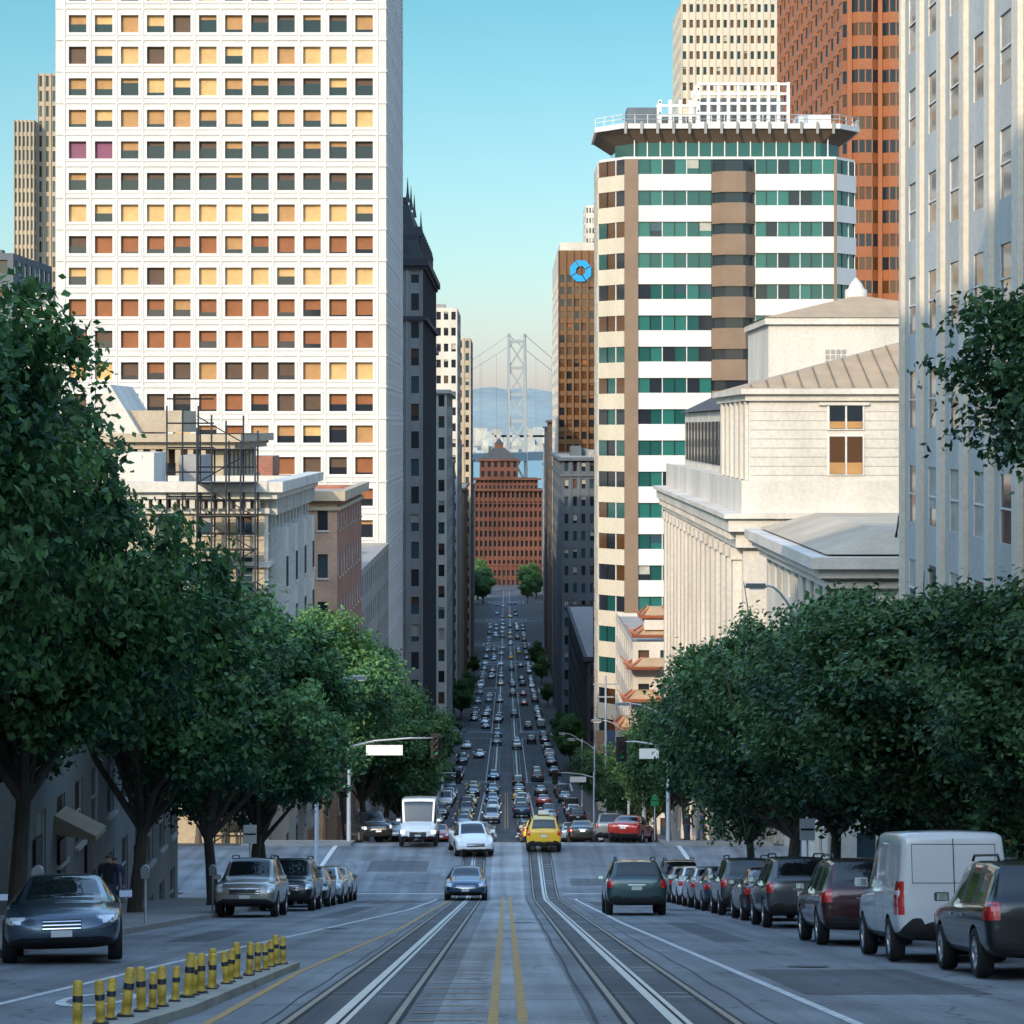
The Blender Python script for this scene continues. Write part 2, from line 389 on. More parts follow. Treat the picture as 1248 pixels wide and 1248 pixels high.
# ------------------------------------------------------------------ facades
def facade(mb,O,U,N,W,z0,z1,nc,nr,fw,fh,dep,wall,glass,ml=0,mr=0,mt=0,mbm=0,blind=0,blinds=('curtain',),sill=None,pier=0,pierw=.3,
           rib=0,mull=0,pane=None,frame='trim_white',band=0,bandk=None,wallpier=None):
    def P(u,v,d=0): return (O[0]+U[0]*u+N[0]*d, O[1]+U[1]*u+N[1]*d, v)
    def bx(u0,u1,v0,v1,d0,d1,k):
        mb.hexa([P(u0,v0,d0),P(u1,v0,d0),P(u1,v0,d1),P(u0,v0,d1),P(u0,v1,d0),P(u1,v1,d0),P(u1,v1,d1),P(u0,v1,d1)],k)
    cw=(W-ml-mr)/nc; ch=(z1-z0-mt-mbm)/nr; ww=cw*fw; wh=ch*fh
    us=[ml+cw*c+(cw-ww)/2 for c in range(nc)]
    prev=0
    for u in us+[None]:
        e = u if u is not None else W
        mb.quad(P(prev,z0),P(e,z0),P(e,z1),P(prev,z1),wall)
        prev = (u+ww) if u is not None else W
    for c,u in enumerate(us):
        vprev=z0
        for r in range(nr):
            v0=z0+mbm+ch*r+(ch-wh)*.5; v1=v0+wh
            mb.quad(P(u,vprev),P(u+ww,vprev),P(u+ww,v0),P(u,v0),wall)
            vprev=v1
            mb.quad(P(u,v0),P(u,v0,-dep),P(u,v1,-dep),P(u,v1),wall)
            mb.quad(P(u+ww,v0),P(u+ww,v0,-dep),P(u+ww,v1,-dep),P(u+ww,v1),wall)
            mb.quad(P(u,v0),P(u+ww,v0),P(u+ww,v0,-dep),P(u,v0,-dep),wall)
            mb.quad(P(u,v1),P(u+ww,v1),P(u+ww,v1,-dep),P(u,v1,-dep),wall)
            if pane: pane(mb,P,u,u+ww,v0,v1,-dep,r,c)
            else:
                g=rnd.choice(glass); vm=v1
                if rnd.random()<blind:
                    vm=v1-(v1-v0)*rnd.choice((.2,.35,.5,.5,.7,1))
                    mb.quad(P(u,vm,-dep),P(u+ww,vm,-dep),P(u+ww,v1,-dep),P(u,v1,-dep),rnd.choice(blinds))
                if vm>v0+.01: mb.quad(P(u,v0,-dep),P(u+ww,v0,-dep),P(u+ww,vm,-dep),P(u,vm,-dep),g)
            if mull:
                md=min(.06,dep*.8)
                for q in range(1,mull): bx(u+ww*q/mull-.03,u+ww*q/mull+.03,v0,v1,-dep+.005,-dep+md,frame)
                bx(u+.003,u+ww-.003,(v0+v1)/2-.03,(v0+v1)/2+.03,-dep+.008,-dep+md+.005,frame)
                bx(u+.002,u+.07,v0+.002,v1-.002,-dep+.004,-dep+md+.01,frame); bx(u+ww-.07,u+ww-.002,v0+.002,v1-.002,-dep+.004,-dep+md+.01,frame)
            if sill: bx(u-.1,u+ww+.1,v0-.14,v0-.01,.002,.14,sill)
        mb.quad(P(u,vprev),P(u+ww,vprev),P(u+ww,z1),P(u,z1),wall)
    if pier:
        for c in range(nc+1):
            u=ml+cw*c; bx(max(0,u-pierw/2),min(W,u+pierw/2),z0,z1,.002,pier,wallpier or wall)
    if rib:
        for r in range(nr+1):
            v=z0+mbm+ch*r; bx(0,W,v-.12,v+.12,.003,rib,bandk or wall)

def bld(name,x0,x1,y0,y1,z0,z1,wall,side,front,street,glass=('glass_dark','glass_blue'),dep=.3,cornice=None,ck=None,blind=.4,
        blinds=('curtain','blind_brown'),roof='roof_gravel',clutter=True,fkw={},skw={},mb=None,backw=True):
    own = mb is None
    mb = mb or MB()
    fkw=dict(fkw); skw=dict(skw)
    sdep=skw.pop('dep',min(dep,.12))
    facade(mb,(x0,y0),(1,0),(0,-1),x1-x0,z0,z1,*front,dep,fkw.pop('wall',wall),glass,blind=blind,blinds=blinds,**fkw)
    if side=='L': facade(mb,(x1,y0),(0,1),(1,0),y1-y0,z0,z1,*street,sdep,skw.pop('wall',wall),glass,blind=blind,blinds=blinds,**skw)
    else: facade(mb,(x0,y0),(0,1),(-1,0),y1-y0,z0,z1,*street,sdep,skw.pop('wall',wall),glass,blind=blind,blinds=blinds,**skw)
    xo = x0 if side=='L' else x1
    mb.quad((xo,y0,z0),(xo,y1,z0),(xo,y1,z1),(xo,y0,z1),wall)
    mb.quad((x0,y1,z0),(x1,y1,z0),(x1,y1,z1),(x0,y1,z1),wall)
    mb.quad((x0,y0,z1-.4),(x1,y0,z1-.4),(x1,y1,z1-.4),(x0,y1,z1-.4),roof)
    ck=ck or wall
    if cornice:
        for (dz0,dz1,pr) in cornice:
            mb.box(x0-pr,x1+pr,y0-pr,y0-.004,z1+dz0,z1+dz1,ck)
            if side=='L': mb.box(x1+.004,x1+pr,y0-.004,y1+pr,z1+dz0,z1+dz1,ck)
            else: mb.box(x0-pr,x0-.004,y0-.004,y1+pr,z1+dz0,z1+dz1,ck)
    if clutter:
        w,d=x1-x0,y1-y0
        for q in range(4):
            a=x0+w*rnd.uniform(.1,.7); b=y0+d*rnd.uniform(.1,.7)
            mb.box(a,a+w*rnd.uniform(.06,.2),b,b+d*rnd.uniform(.06,.2),z1-.4,z1+rnd.uniform(.8,2.4),rnd.choice(('roof_gravel','galv',wall)))
    return mb.obj(name) if own else mb

# ---- white office tower (left)
rowpal={}
for i,p in enumerate(('mix','cream','mix','tan','dark','dark','cream','orange','cream','orange','orange','tand','brown','tand','brown','orange','dark','tand','brown','dark')): rowpal[25-i]=p
def tower_pane(mb,P,u0,u1,v0,v1,d,r,c):
    pal=rowpal.get(r,'mix'); x=rnd.random(); h=v1-v0
    if pal=='mix': pal=rnd.choice(('dark','dark','cream','tan'))
    if pal=='tand': pal=rnd.choice(('dark','tan','brown','tan'))
    if pal=='cream': k,b=('blind_cream',1.0 if x<.75 else .5)
    elif pal=='tan': k,b=(rnd.choice(('blind_tan','blind_cream','blind_tan')),rnd.choice((1,.8,.6,1)))
    elif pal=='orange': k,b=('blind_orange',rnd.choice((1,.75,.6,.9)))
    elif pal=='brown': k,b=(rnd.choice(('blind_brown','blind_orange')),rnd.choice((1,.75,.6,.9)))
    else: k,b=('blind_brown' if x<.6 else 'blind_tan',rnd.choice((.25,.4,.3,.5)))
    if rnd.random()<.14: k=rnd.choice(('blind_tan','blind_orange','blind_brown'))
    if r==21 and c in (0,1): k,b='blind_magenta',1
    vm=v1-h*b
    mb.quad(P(u0,vm,d),P(u1,vm,d),P(u1,v1,d),P(u0,v1,d),k)
    if b<1: mb.quad(P(u0,v0,d),P(u1,v0,d),P(u1,vm,d),P(u0,vm,d),'glass_dark')
    for (a,b_,e,f) in ((u0-.32,u0,v0-.32,v1+.32),(u1,u1+.32,v0-.32,v1+.32),(u0,u1,v1,v1+.32),(u0,u1,v0-.32,v0)):
        mb.hexa([P(a,e,.004),P(b_,e,.004),P(b_,e,.07),P(a,e,.07),P(a,f,.004),P(b_,f,.004),P(b_,f,.07),P(a,f,.07)],'white_conc')
bld('office_tower',-55.0,-14.7,300,347,-49.0,78.0,'white_conc','L',(12,33,.68,.55),(14,33,.66,.55),dep=.45,
    fkw=dict(ml=1.1,mr=1.1,pane=tower_pane,wall='white_conc_fin',pier=.10,pierw=.22,rib=.09,wallpier='white_conc'),
    skw=dict(ml=1.3,mr=1.3,pane=tower_pane,pier=.12,pierw=.5,rib=.1),clutter=False)
bld('annex_building',-58.5,-55.02,304,340,-49,13,'stone_white','L',(1,16,.4,.5),(10,16,.5,.5),clutter=False)
# distant beige twin tower
for (a,b,t,yy) in ((-110.5,-106,68.8,552),(-106,-98.5,79.8,556)):
    bld('highrise_tower',a,b,yy,yy+30,-70,t,'stone_beige','L',(5,44,.42,.72),(8,44,.4,.72),fkw=dict(pier=.3,pierw=.35),blind=0,clutter=False)
bld('apartment_building',-90,-70.2,350,380,-52,24.7,'bluegrey','L',(6,20,.5,.5),(8,20,.5,.5))
bld('apartment_building',-66,-58.6,330,350,-52,16,'stone_white','L',(4,16,.5,.5),(5,16,.5,.5))

# ---- gothic dark building with mansard
gm=MB()
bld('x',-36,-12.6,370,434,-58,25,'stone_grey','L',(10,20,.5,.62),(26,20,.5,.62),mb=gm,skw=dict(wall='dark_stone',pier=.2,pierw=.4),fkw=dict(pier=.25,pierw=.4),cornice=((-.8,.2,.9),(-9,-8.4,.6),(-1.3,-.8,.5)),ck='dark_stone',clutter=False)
gm.hexa([(-36,370,25.2),(-12.6,370,25.2),(-12.6,434,25.2),(-36,434,25.2),(-34,373,34),(-15,373,34),(-15,431,34),(-34,431,34)],'dark_roof')
for q in range(9):
    y=374+q*6.6; gm.box(-14.3,-12.8,y,y+2.2,25.3,29,'dark_stone'); gm.hexa([(-14.6,y-.2,29),(-12.7,y-.2,29),(-12.7,y+2.4,29),(-14.6,y+2.4,29),(-14.6,y+1,30.5),(-13,y+1,30.5),(-13,y+1.2,30.5),(-14.6,y+1.2,30.5)],'dark_roof')
for q in range(5):
    x=-33+q*4.4; gm.box(x,x+2,371,373,25.3,29,'dark_stone')
for x,y in ((-15,373),(-18,373),(-15,400),(-15,431),(-22,373),(-15,386)):
    gm.tube([(x,y,34),(x,y,35.5),(x,y,37.8)],[.45,.2,.03],'dark_roof',6)
gm.box(-34,-15,373,373.2,34,34.8,'black_iron')
gm.obj('mansard_building')
bld('office_building',-30,-13.2,440,462,-62,14,'stone_grey','L',(8,18,.5,.55),(8,18,.5,.55),cornice=((-.6,.1,.5),))
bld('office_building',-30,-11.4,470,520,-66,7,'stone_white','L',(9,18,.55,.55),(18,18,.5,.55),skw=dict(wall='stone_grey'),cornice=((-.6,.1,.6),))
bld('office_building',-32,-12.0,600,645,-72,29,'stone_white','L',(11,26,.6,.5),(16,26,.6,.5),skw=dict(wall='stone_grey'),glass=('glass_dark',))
bld('office_building',-32,-12.4,530,592,-70,-8,'bluegrey','L',(9,16,.5,.55),(18,16,.5,.55))
bld('office_building',-30,-11.6,800,850,-84,28.8,'bluegrey','L',(8,28,.5,.6),(14,28,.5,.6),fkw=dict(pier=.3,wall='stone_beige'))
for (a,b,t,x,w) in ((655,695,-5,-12.6,'stone_grey'),(720,790,-18,-12.4,'brown_stone'),(880,940,-12,-12.6,'bluegrey'),(945,1005,-22,-13,'stone_grey'),(1030,1100,-25,-15,'brown_stone'),(1105,1175,-30,-16,'bluegrey'),(1200,1345,-45,-18,'stone_grey')):
    bld('office_building',x-25,x,a,b,Z(b)-2,t,w,'L',(9,16,.5,.55),(16,16,.5,.55),clutter=False,cornice=((-.6,.1,.6),))

# ---- left near: brick building, ornate apartment, balustraded block
bm_=MB()
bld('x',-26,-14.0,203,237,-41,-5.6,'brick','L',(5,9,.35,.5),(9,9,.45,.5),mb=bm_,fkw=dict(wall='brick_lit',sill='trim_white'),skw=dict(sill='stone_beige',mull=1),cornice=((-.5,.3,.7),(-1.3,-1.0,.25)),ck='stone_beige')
bm_.box(-24,-20,210,216,-6,-2.5,'brick'); bm_.obj('brick_building')
ob=MB()
bld('x',-30,-14.0,142,171,-31,-3.4,'stone_white','L',(7,8,.42,.6),(12,8,.42,.6),mb=ob,fkw=dict(sill='stone_white',mull=1,wall='stone_beige'),skw=dict(sill='stone_white',mull=1,pier=.2,pierw=.4),
    cornice=((-.35,.25,1.15),(-.75,-.35,.8),(-1.6,-1.3,.3),(-11,-10.7,.35),(-4.7,-4.4,.3)),ck='stone_white')
for q in range(28):  # dentils
    ob.box(-13.99,-13.3,142.4+q*1.02,142.8+q*1.02,-5.1+.0,-4.75+.55,'stone_white')
for q in range(30): ob.box(-29.9+q*.53,-29.6+q*.53,141.3,141.99,-4.7,-4.2,'stone_white')
for q in range(4):   # bay windows on street face
    y=145+q*6.6; ob.hexa([(-13.99,y,-27),(-13.1,y+.6,-27),(-13.1,y+2.6,-27),(-13.99,y+3.2,-27),(-13.99,y,-6),(-13.1,y+.6,-6),(-13.1,y+2.6,-6),(-13.99,y+3.2,-6)],'stone_white')
    for r in range(6):
        z=-26+r*3.3; ob.box(-13.095,-13.08,y+.9,y+2.3,z,z+1.8,'glass_dark'); ob.box(-13.09,-13.0,y+.7,y+2.5,z-.15,z-.03,'stone_white')
ob.obj('ornate_apartment_building')
cb_=MB()
bld('x',-42,-20.5,178,200,-34,-.8,'stone_beige','L',(8,9,.42,.6),(8,9,.42,.6),mb=cb_,cornice=((-.3,.3,1.4),(-.8,-.3,.9),(-3.2,-2.9,.4)),ck='stone_beige')
for q in range(12): cb_.box(-32+q*.9,-31.6+q*.9,177.2,177.6,-2.6,-1.6,'stone_beige')
cb_.box(-33,-24,182,190,-.4,1.2,'stone_beige')
cb_.hexa([(-31.5,181,-.5),(-27,181,-.5),(-27,192,-.5),(-31.5,192,-.5),(-31.5,181,0),(-29.2,181,3.1),(-29.2,192,3.1),(-31.5,192,0)],'stone_white')
cb_.obj('corniced_building')
bld('apartment_building',-60,-31,150,176,-31,-6,'stone_white','L',(9,8,.45,.6),(8,8,.4,.6),cornice=((-.3,.3,.8),),fkw=dict(sill='trim_white'))
bld('apartment_building',-44,-22,204,240,-40,-11,'cream','L',(8,9,.45,.6),(8,9,.4,.6))
bld('apartment_building',-30,-14.2,240.5,296,-46,-14,'stone_grey','L',(8,9,.45,.6),(14,9,.4,.6))
# scaffolding / fire stairs
sc=MB()
X0,X1,Y0,Y1=-17.6,-14.3,139.6,141.1
for x in np.linspace(X0,X1,5):
    for y in (Y0,Y1): sc.tube([(x,y,-28),(x,y,-.3+rnd.uniform(-1,1))],.055,'black_iron',5)
for z in np.arange(-26,0,1.9):
    for y in (Y0,Y1): sc.tube([(X0,y,z),(X1,y,z)],.045,'black_iron',5); sc.tube([(X0,y,z+.9),(X1,y,z+.9)],.03,'black_iron',4)
    for x in np.linspace(X0,X1,5): sc.tube([(x,Y0,z),(x,Y1,z)],.04,'black_iron',4)
    sc.box(X0,X1,Y0+.1,Y1-.1,z-.02,z+.05,'brown_stone')
    a=rnd.choice((0,1)); sc.tube([(X0 if a else X1,Y0,z),(X1 if a else X0,Y0,z+1.9)],.035,'black_iron',4)
for z in np.arange(-4,2,1.4):
    sc.tube([(-19.5,141,z),(-16.8,141,z)],.045,'black_iron',4)
for x in (-19.5,-18.6,-17.7): sc.tube([(x,141,-6),(x,141,1.2)],.05,'black_iron',4)
sc.obj('scaffolding')
# left near building behind the trees
nb=MB()
bld('x',-34,-14.2,70,106,-25,-7.5,'stone_grey','L',(6,5,.4,.6),(11,5,.45,.6),mb=nb,skw=dict(sill='trim_white',mull=1),cornice=((-.3,.3,.6),),clutter=False)
for y in (77,):
    nb.hexa([(-14.19,y,Z(y)+2.5),(-12.9,y,Z(y)+2.3),(-12.9,y+2,Z(y)+2.3),(-14.19,y+2,Z(y)+2.5),(-14.19,y,Z(y)+3.1),(-12.9,y,Z(y)+2.45),(-12.9,y+2,Z(y)+2.45),(-14.19,y+2,Z(y)+3.1)],'awning')
for y in (73,77,82,93):
    nb.box(-14.19,-14.1,y+.5,y+1.6,Z(y)-.5,Z(y)+2.2,'car_black')
nb.obj('apartment_building')
# hotels beside / behind the viewpoint (they shade the street)
bld('hotel_building',-45,-14.4,-8,48,-12,33,'stone_white','L',(9,15,.4,.6),(16,15,.4,.6))
bld('hotel_building',-45,-14.4,-170,-8.2,-3,46,'stone_white','L',(9,14,.4,.6),(40,14,.4,.6))
bld('apartment_building',-40,-14.4,48.2,66,-16,6,'cream','L',(9,8,.4,.6),(6,8,.4,.6))
bld('apartment_building',14.4,40,-120,28,-10,16,'cream','R',(9,9,.4,.6),(40,9,.4,.6))

# ---- right: ribbed cream high-rise
bld('ribbed_apartment_tower',14.2,40,28,88.3,-20.5,29,'ribbed_cream','R',(8,15,.4,.58),(15,15,.42,.6),blind=.45,
    skw=dict(mull=1,pier=.16,pierw=.8,dep=.05,wall='ribbed_panel_shade',wallpier='ribbed_cream'),fkw=dict(sill='ribbed_cream'),dep=.22,glass=('glass_blue','glass_dark','glass_dark'),blinds=('curtain',))
# low classical building in front of the bank
lb=MB()
bld('x',15.4,40,116,146,-26,-6.4,'stone_white','R',(8,5,.3,.5),(9,5,.4,.5),mb=lb,cornice=((-.25,.3,1.2),(-.7,-.25,.8),(-1.2,-.9,.4)),ck='stone_white',clutter=False,roof='stone_white')
lb.hexa([(15,115.6,-6),(40,115.6,-6),(40,146,-6),(15,146,-6),(18,119,-5.0),(40,119,-5.0),(40,143,-5.0),(18,143,-5.0)],'stone_beige')
lb.tube([(18.6,118,-5.5),(18.8,118,-4.3),(19.4,118,-3.9),(19.8,118,-4.6),(19.8,118,-6)],.09,'black_iron',6)
lb.obj('corniced_low_building')
# ---- bank building (white stone, tile roofs)
bk=MB()
k='stone_white'
bk.box(14.5,40,151,222,-40,-3.4,k)
for q in range(17):   # pilasters along the street face
    y=152+q*4.1
    bk.box(13.95,14.496,y,y+1.1,-33,-8.2,k); bk.box(13.8,14.497,y-.15,y+1.25,-8.2,-7.5,k)
    if q<16:
        bk.box(14.44,14.494,y+1.7,y+3.5,-30,-19.5,'glass_dark'); bk.box(14.43,14.493,y+1.7,y+3.5,-17.5,-10.5,'glass_dark')
        bk.box(14.3,14.49,y+1.5,y+3.7,-19.4,-17.6,k)
def ring(x0,x1,y0,y1,z0,z1,pr,kk=k):
    bk.box(x0-pr,x1,y0-pr,y0-.003,z0,z1,kk); bk.box(x0-pr,x0-.003,y0-.003,y1,z0,z1,kk)
ring(14.5,40,151,222,-7.4,-6.4,.5); ring(14.5,40,151,222,-6.397,-5.6,1.0); ring(14.5,40,151,222,-5.597,-5.3,1.3)
ring(14.5,40,151,222,-5.297,-3.3,.12); ring(14.5,40,151,222,-12,-11.7,.16); 
for q in range(45): bk.box(13.6,14.49,151+q*1.55,151.5+q*1.55,-6.9,-6.42,k)
for q in range(20): bk.box(14.7+q*1.3,15.2+q*1.3,150.1,150.99,-6.9,-6.42,k)
bk.box(16.5,20.5,150.9,150.99,-10.2,-9.4,'stone_grey')   # cartouche panel
for r in range(12):
    ring(14.5,40,151,222,-12.6-r*1.5,-12.56-r*1.5,.012,'stone_grey')
# upper block with hip roof
bk.box(14.9,40,151.6,172,-3.4,2.1,k)
def ring2(x0,x1,y0,y1,z0,z1,pr):
    bk.box(x0-pr,x1,y0-pr,y0-.003,z0,z1,k); bk.box(x0-pr,x0-.003,y0-.003,y1,z0,z1,k)
ring2(14.9,40,151.6,172,1.6,2.0,.25); ring2(14.9,40,151.6,172,2.003,2.35,.55)
for q in range(8): bk.box(15.0,40,151.58,151.597,-3.0+q*.56,-2.975+q*.56,'stone_grey')
bk.hexa([(14.4,151.1,2.36),(40,151.1,2.36),(40,173,2.36),(14.4,173,2.36),(26,160,5.6),(40,160,5.6),(40,164,5.6),(26,164,5.6)],'tan_roof')
for q in range(24):
    x=15+q*1.05; t=min(1,(x-14.4)/11.6)
    bk.tube([(x,151.1,2.42),(x, 151.1+8.9*t,2.42+3.24*t)],.05,'tan_roof',4)
# west window pair
for z0,z1 in ((-2.9,-.6),(-.1,1.3)):
    bk.box(19.7,22.0,151.5,151.57,z0-.1,z1+.1,'trim_white')
    for a in (19.85,20.93): bk.box(a,a+.95,151.45,151.497,z0,z1,'glass_dark' if z0>-1 else 'glass_bronze'); bk.box(a,a+.95,151.42,151.448,z0,z0+(z1-z0)*.3,'blind_tan')
ring2(19.4,22.3,151.6,152,1.32,1.5,.2)
for q in range(6): bk.box(14.7,14.897,152+q*3.3,152.9+q*3.3,-3.3,1.55,k)
bk.box(16.0,40,172.01,221,-3.4,1.2,k); bk.hexa([(15.6,172.02,1.25),(40,172.02,1.25),(40,221.5,1.25),(15.6,221.5,1.25),(19,172.02,3.0),(40,172.02,3.0),(40,218,3.0),(19,218,3.0)],'dark_roof')
for q in range(14): bk.box(15.85,15.997,173+q*3.4,174.6+q*3.4,-2.9,.4,'glass_dark')
# back attic with pyramid roof and finial
bk.box(20.2,40,190,206,1,7.9,k); bk.box(19.9,40.2,189.7,206.3,7.9,8.4,k)
bk.hexa([(19.8,189.6,8.42),(40.3,189.6,8.42),(40.3,206.4,8.42),(19.8,206.4,8.42),(27.6,196.5,10.4),(28.6,196.5,10.4),(28.6,199.5,10.4),(27.6,199.5,10.4)],'tan_roof')
bk.tube([(28.1,198,10.3),(28.1,198,11),(28.1,198,11.1),(28.1,198,11.5),(28.1,198,12)],[.9,.9,.65,.5,.05],k,12)
for q in range(4):
    for r in range(4): bk.box(24.6+q*.42,24.9+q*.42,189.93,189.99,4.4+r*.42,4.7+r*.42,'stone_grey')
bk.obj('bank_building')

# ---- banded hotel tower with flared roof (chamfered plan)
ht=MB(); zb,zt=-47.5,31.0; fl=3.62; nf=int((zt-zb)/fl); zb=zt-nf*fl
FP=[(13.6,285),(38.3,285),(41.0,288.6),(41.0,300),(38.3,304),(13.6,304),(10.7,301),(10.7,288.9)]
cen=Vector((25.8,294.5))
def inset(d): return [tuple(Vector(p)+(cen-Vector(p)).normalized()*d) for p in FP]
def prism(poly0,z0,poly1,z1,kk):
    n=len(poly0)
    for i in range(n):
        a,b=poly0[i],poly0[(i+1)%n]; c,d=poly1[(i+1)%n],poly1[i]
        ht.quad((a[0],a[1],z0),(b[0],b[1],z0),(c[0],c[1],z1),(d[0],d[1],z1),kk)
    ht.poly([(p[0],p[1],z1) for p in poly1],kk); ht.poly([(p[0],p[1],z0) for p in poly0],kk)
prism(inset(.8),zb-2,inset(.8),zt,'glass_dark')
def banded(O,U,N,W,z0,n,fl,wf,glass,mul,off0=0,blind=0,wk='white_conc',gd=.25,cd=-.3):
    def P(u,v,d=0): return (O[0]+U[0]*u+N[0]*d, O[1]+U[1]*u+N[1]*d, v)
    def bx(u0,u1,v0,v1,d0,d1,k):
        ht.hexa([P(u0,v0,d0),P(u1,v0,d0),P(u1,v0,d1),P(u0,v0,d1),P(u0,v1,d0),P(u1,v1,d0),P(u1,v1,d1),P(u0,v1,d1)],k)
    for f in range(n):
        z=z0+f*fl; hw=fl*wf
        bx(0,W,z,z+fl-hw,cd,0,wk)
        nm=max(1,round(W/mul)); 
        for q in range(nm):
            g=rnd.choice(glass)
            a,b=W*q/nm,W*(q+1)/nm
            ht.quad(P(a,z+fl-hw,-gd),P(b,z+fl-hw,-gd),P(b,z+fl,-gd),P(a,z+fl,-gd),g)
            if rnd.random()<blind: ht.quad(P(a,z+fl-hw*.6,-gd+.015),P(b,z+fl-hw*.6,-gd+.015),P(b,z+fl-.01,-gd+.015),P(a,z+fl-.01,-gd+.015),rnd.choice(('curtain','glass_blue')))
            bx(a-.05,a+.05,z+fl-hw+.002,z+fl-.002,-gd,-gd+.1,'glass_dark' if q%2 else 'trim_white')
GG=('glass_green','glass_green','glass_green2','glass_dark','glass_green','glass_green2')
banded((15.2,285),(1,0),(0,-1),8.5,zb,nf,fl,.48,GG,1.35,blind=.08)
banded((28.8,285),(1,0),(0,-1),9.1,zb,nf,fl,.48,GG,1.35,blind=.08)
ht.box(13.65,15.2,284.85,286,zb-2,zt,'brown_panel')
L1=Vector((13.6-10.7,285-288.9)); l1=L1.length; u1=L1/l1
banded((10.7,288.9),(u1.x,u1.y),(u1.y,-u1.x),l1,zb,nf,fl,.5,('glass_dark','glass_green','glass_bronze'),1.6,wk='cream',gd=.15)
banded((10.7,288.9),(0,1),(-1,0),12.1,zb,nf,fl,.5,('glass_dark','glass_green','glass_bronze'),1.6,wk='cream',gd=.05)
# projecting brown bays
for f in range(nf):
    z=zb+f*fl
    def tr(za,zc,ins,kk):
        a,b=23.75+ins,28.75-ins
        ht.hexa([(a,285,za),(a+1.2,283.6+ins,za),(b-1.2,283.6+ins,za),(b,285,za),(a,285,zc),(a+1.2,283.6+ins,zc),(b-1.2,283.6+ins,zc),(b,285,zc)],kk)
    tr(z-.3,z+2.1,0,'brown_panel'); tr(z+2.1,z+fl-.3,.28,'glass_dark')
banded((38.3,285),(.6,.8),(.8,-.6),4.5,zb,nf,fl,.46,GG,1.5)
banded((41,288.6),(0,1),(1,0),11.4,zb,nf,fl,.46,GG,1.5)
ht.box(37.9,38.25,284.93,285.6,zb-2,zt,'brown_panel')
# penthouse glass + flared roof
prism(inset(2.2),zt,inset(2.2),33.6,'glass_green')
for q in range(16): ht.box(14.8+q*1.5,14.92+q*1.5,286.2,286.5,zt,33.5,'trim_white')
prism(inset(.2),zt,inset(.2),zt+.3,'white_conc')
prism(inset(2.4),32.9,inset(-.1),34.5,'brown_stone')
prism(inset(-.4),34.52,inset(-.4),35.1,'white_conc')
R_=inset(-.3)
for q in range(14):
    x=13.6+q*1.85; ht.box(x,x+.3,R_[0][1]-.35,R_[0][1]-.12,33.9,35.3,'stone_grey')
for i in (7,0,1,2):
    a,b=R_[i],R_[(i+1)%8]
    for z in (35.6,36.1): ht.tube([(*a,z),(*b,z)],.05,'trim_white',4)
    n=max(2,int((Vector(a)-Vector(b)).length/1.4))
    for q in range(n+1):
        p=Vector(a).lerp(Vector(b),q/n); ht.tube([(p.x,p.y,35.1),(p.x,p.y,36.15)],.045,'trim_white',4)
# rooftop lattice
for lx0,lx1,ly,lz in ((18.2,23.0,292,38.8),(22.6,33.2,290,40.6)):
    n=int((lx1-lx0)/1.15)
    for q in range(n+1):
        x=lx0+(lx1-lx0)*q/n; ht.box(x-.18,x+.18,ly,ly+.5,35.1,lz,'trim_white')
    z=35.8
    while z<=lz+.01: ht.box(lx0-.1,lx1+.1,ly-.06,ly+.4,z-.14,z+.14,'trim_white'); z+=1.15
    n=7
    for q in range(n): y=ly+1+q*1.3; ht.box(lx0-.15,lx0+.15,y,y+.3,35.1,lz,'trim_white')
    for z in np.arange(35.9,lz,1.3): ht.box(lx0-.1,lx0+.1,ly,ly+9,z-.12,z+.12,'trim_white')
    ht.box(lx0+.5,lx1-.4,ly+2,ly+8,35.1,lz-1.6,'stone_grey')
ht.box(14.5,18.1,296,301,35.1,38.4,'bluegrey'); ht.box(35,39,296,301,35.1,37.5,'white_conc')
ht.obj('hotel_tower')
# pagoda-roof building at its foot
pg=MB()
bld('x',12.6,17.0,246,284,-45,-21.5,'stone_white','R',(2,7,.5,.5),(9,7,.5,.5),mb=pg,clutter=False)
def eave(cx,cy,z,w,d,h=.9):
    a,b=w/2,d/2
    pg.hexa([(cx-a,cy-b,z+.55),(cx+a,cy-b,z+.55),(cx+a,cy+b,z+.55),(cx-a,cy+b,z+.55),(cx-a*.93,cy-b*.93,z+.25),(cx+a*.93,cy-b*.93,z+.25),(cx+a*.93,cy+b*.93,z+.25),(cx-a*.93,cy+b*.93,z+.25)],'eave_orange')
    pg.hexa([(cx-a*.8,cy-b*.8,z+.3),(cx+a*.8,cy-b*.8,z+.3),(cx+a*.8,cy+b*.8,z+.3),(cx-a*.8,cy+b*.8,z+.3),(cx-a*.4,cy-b*.4,z+h+.4),(cx+a*.4,cy-b*.4,z+h+.4),(cx+a*.4,cy+b*.4,z+h+.4),(cx-a*.4,cy+b*.4,z+h+.4)],'tan_roof')
    for sx in (-1,1):
        for sy in (-1,1): pg.tube([(cx+sx*a*.4,cy+sy*b*.4,z+h+.4),(cx+sx*a*.85,cy+sy*b*.85,z+.5),(cx+sx*a*1.1,cy+sy*b*1.1,z+1.1)],[.12,.12,.05],'eave_orange',5)
eave(15.0,249,-21.4,5.2,6); pg.box(13.8,16.2,247,251,-20.4,-19.4,'stone_white'); eave(15,249,-19.5,3.6,4.4); eave(14.6,247,-24.4,5.6,6); eave(13.6,246,-27.6,4.4,4)
eave(12.6,252,-31.0,3.2,6)
pg.obj('pagoda_roof_building')

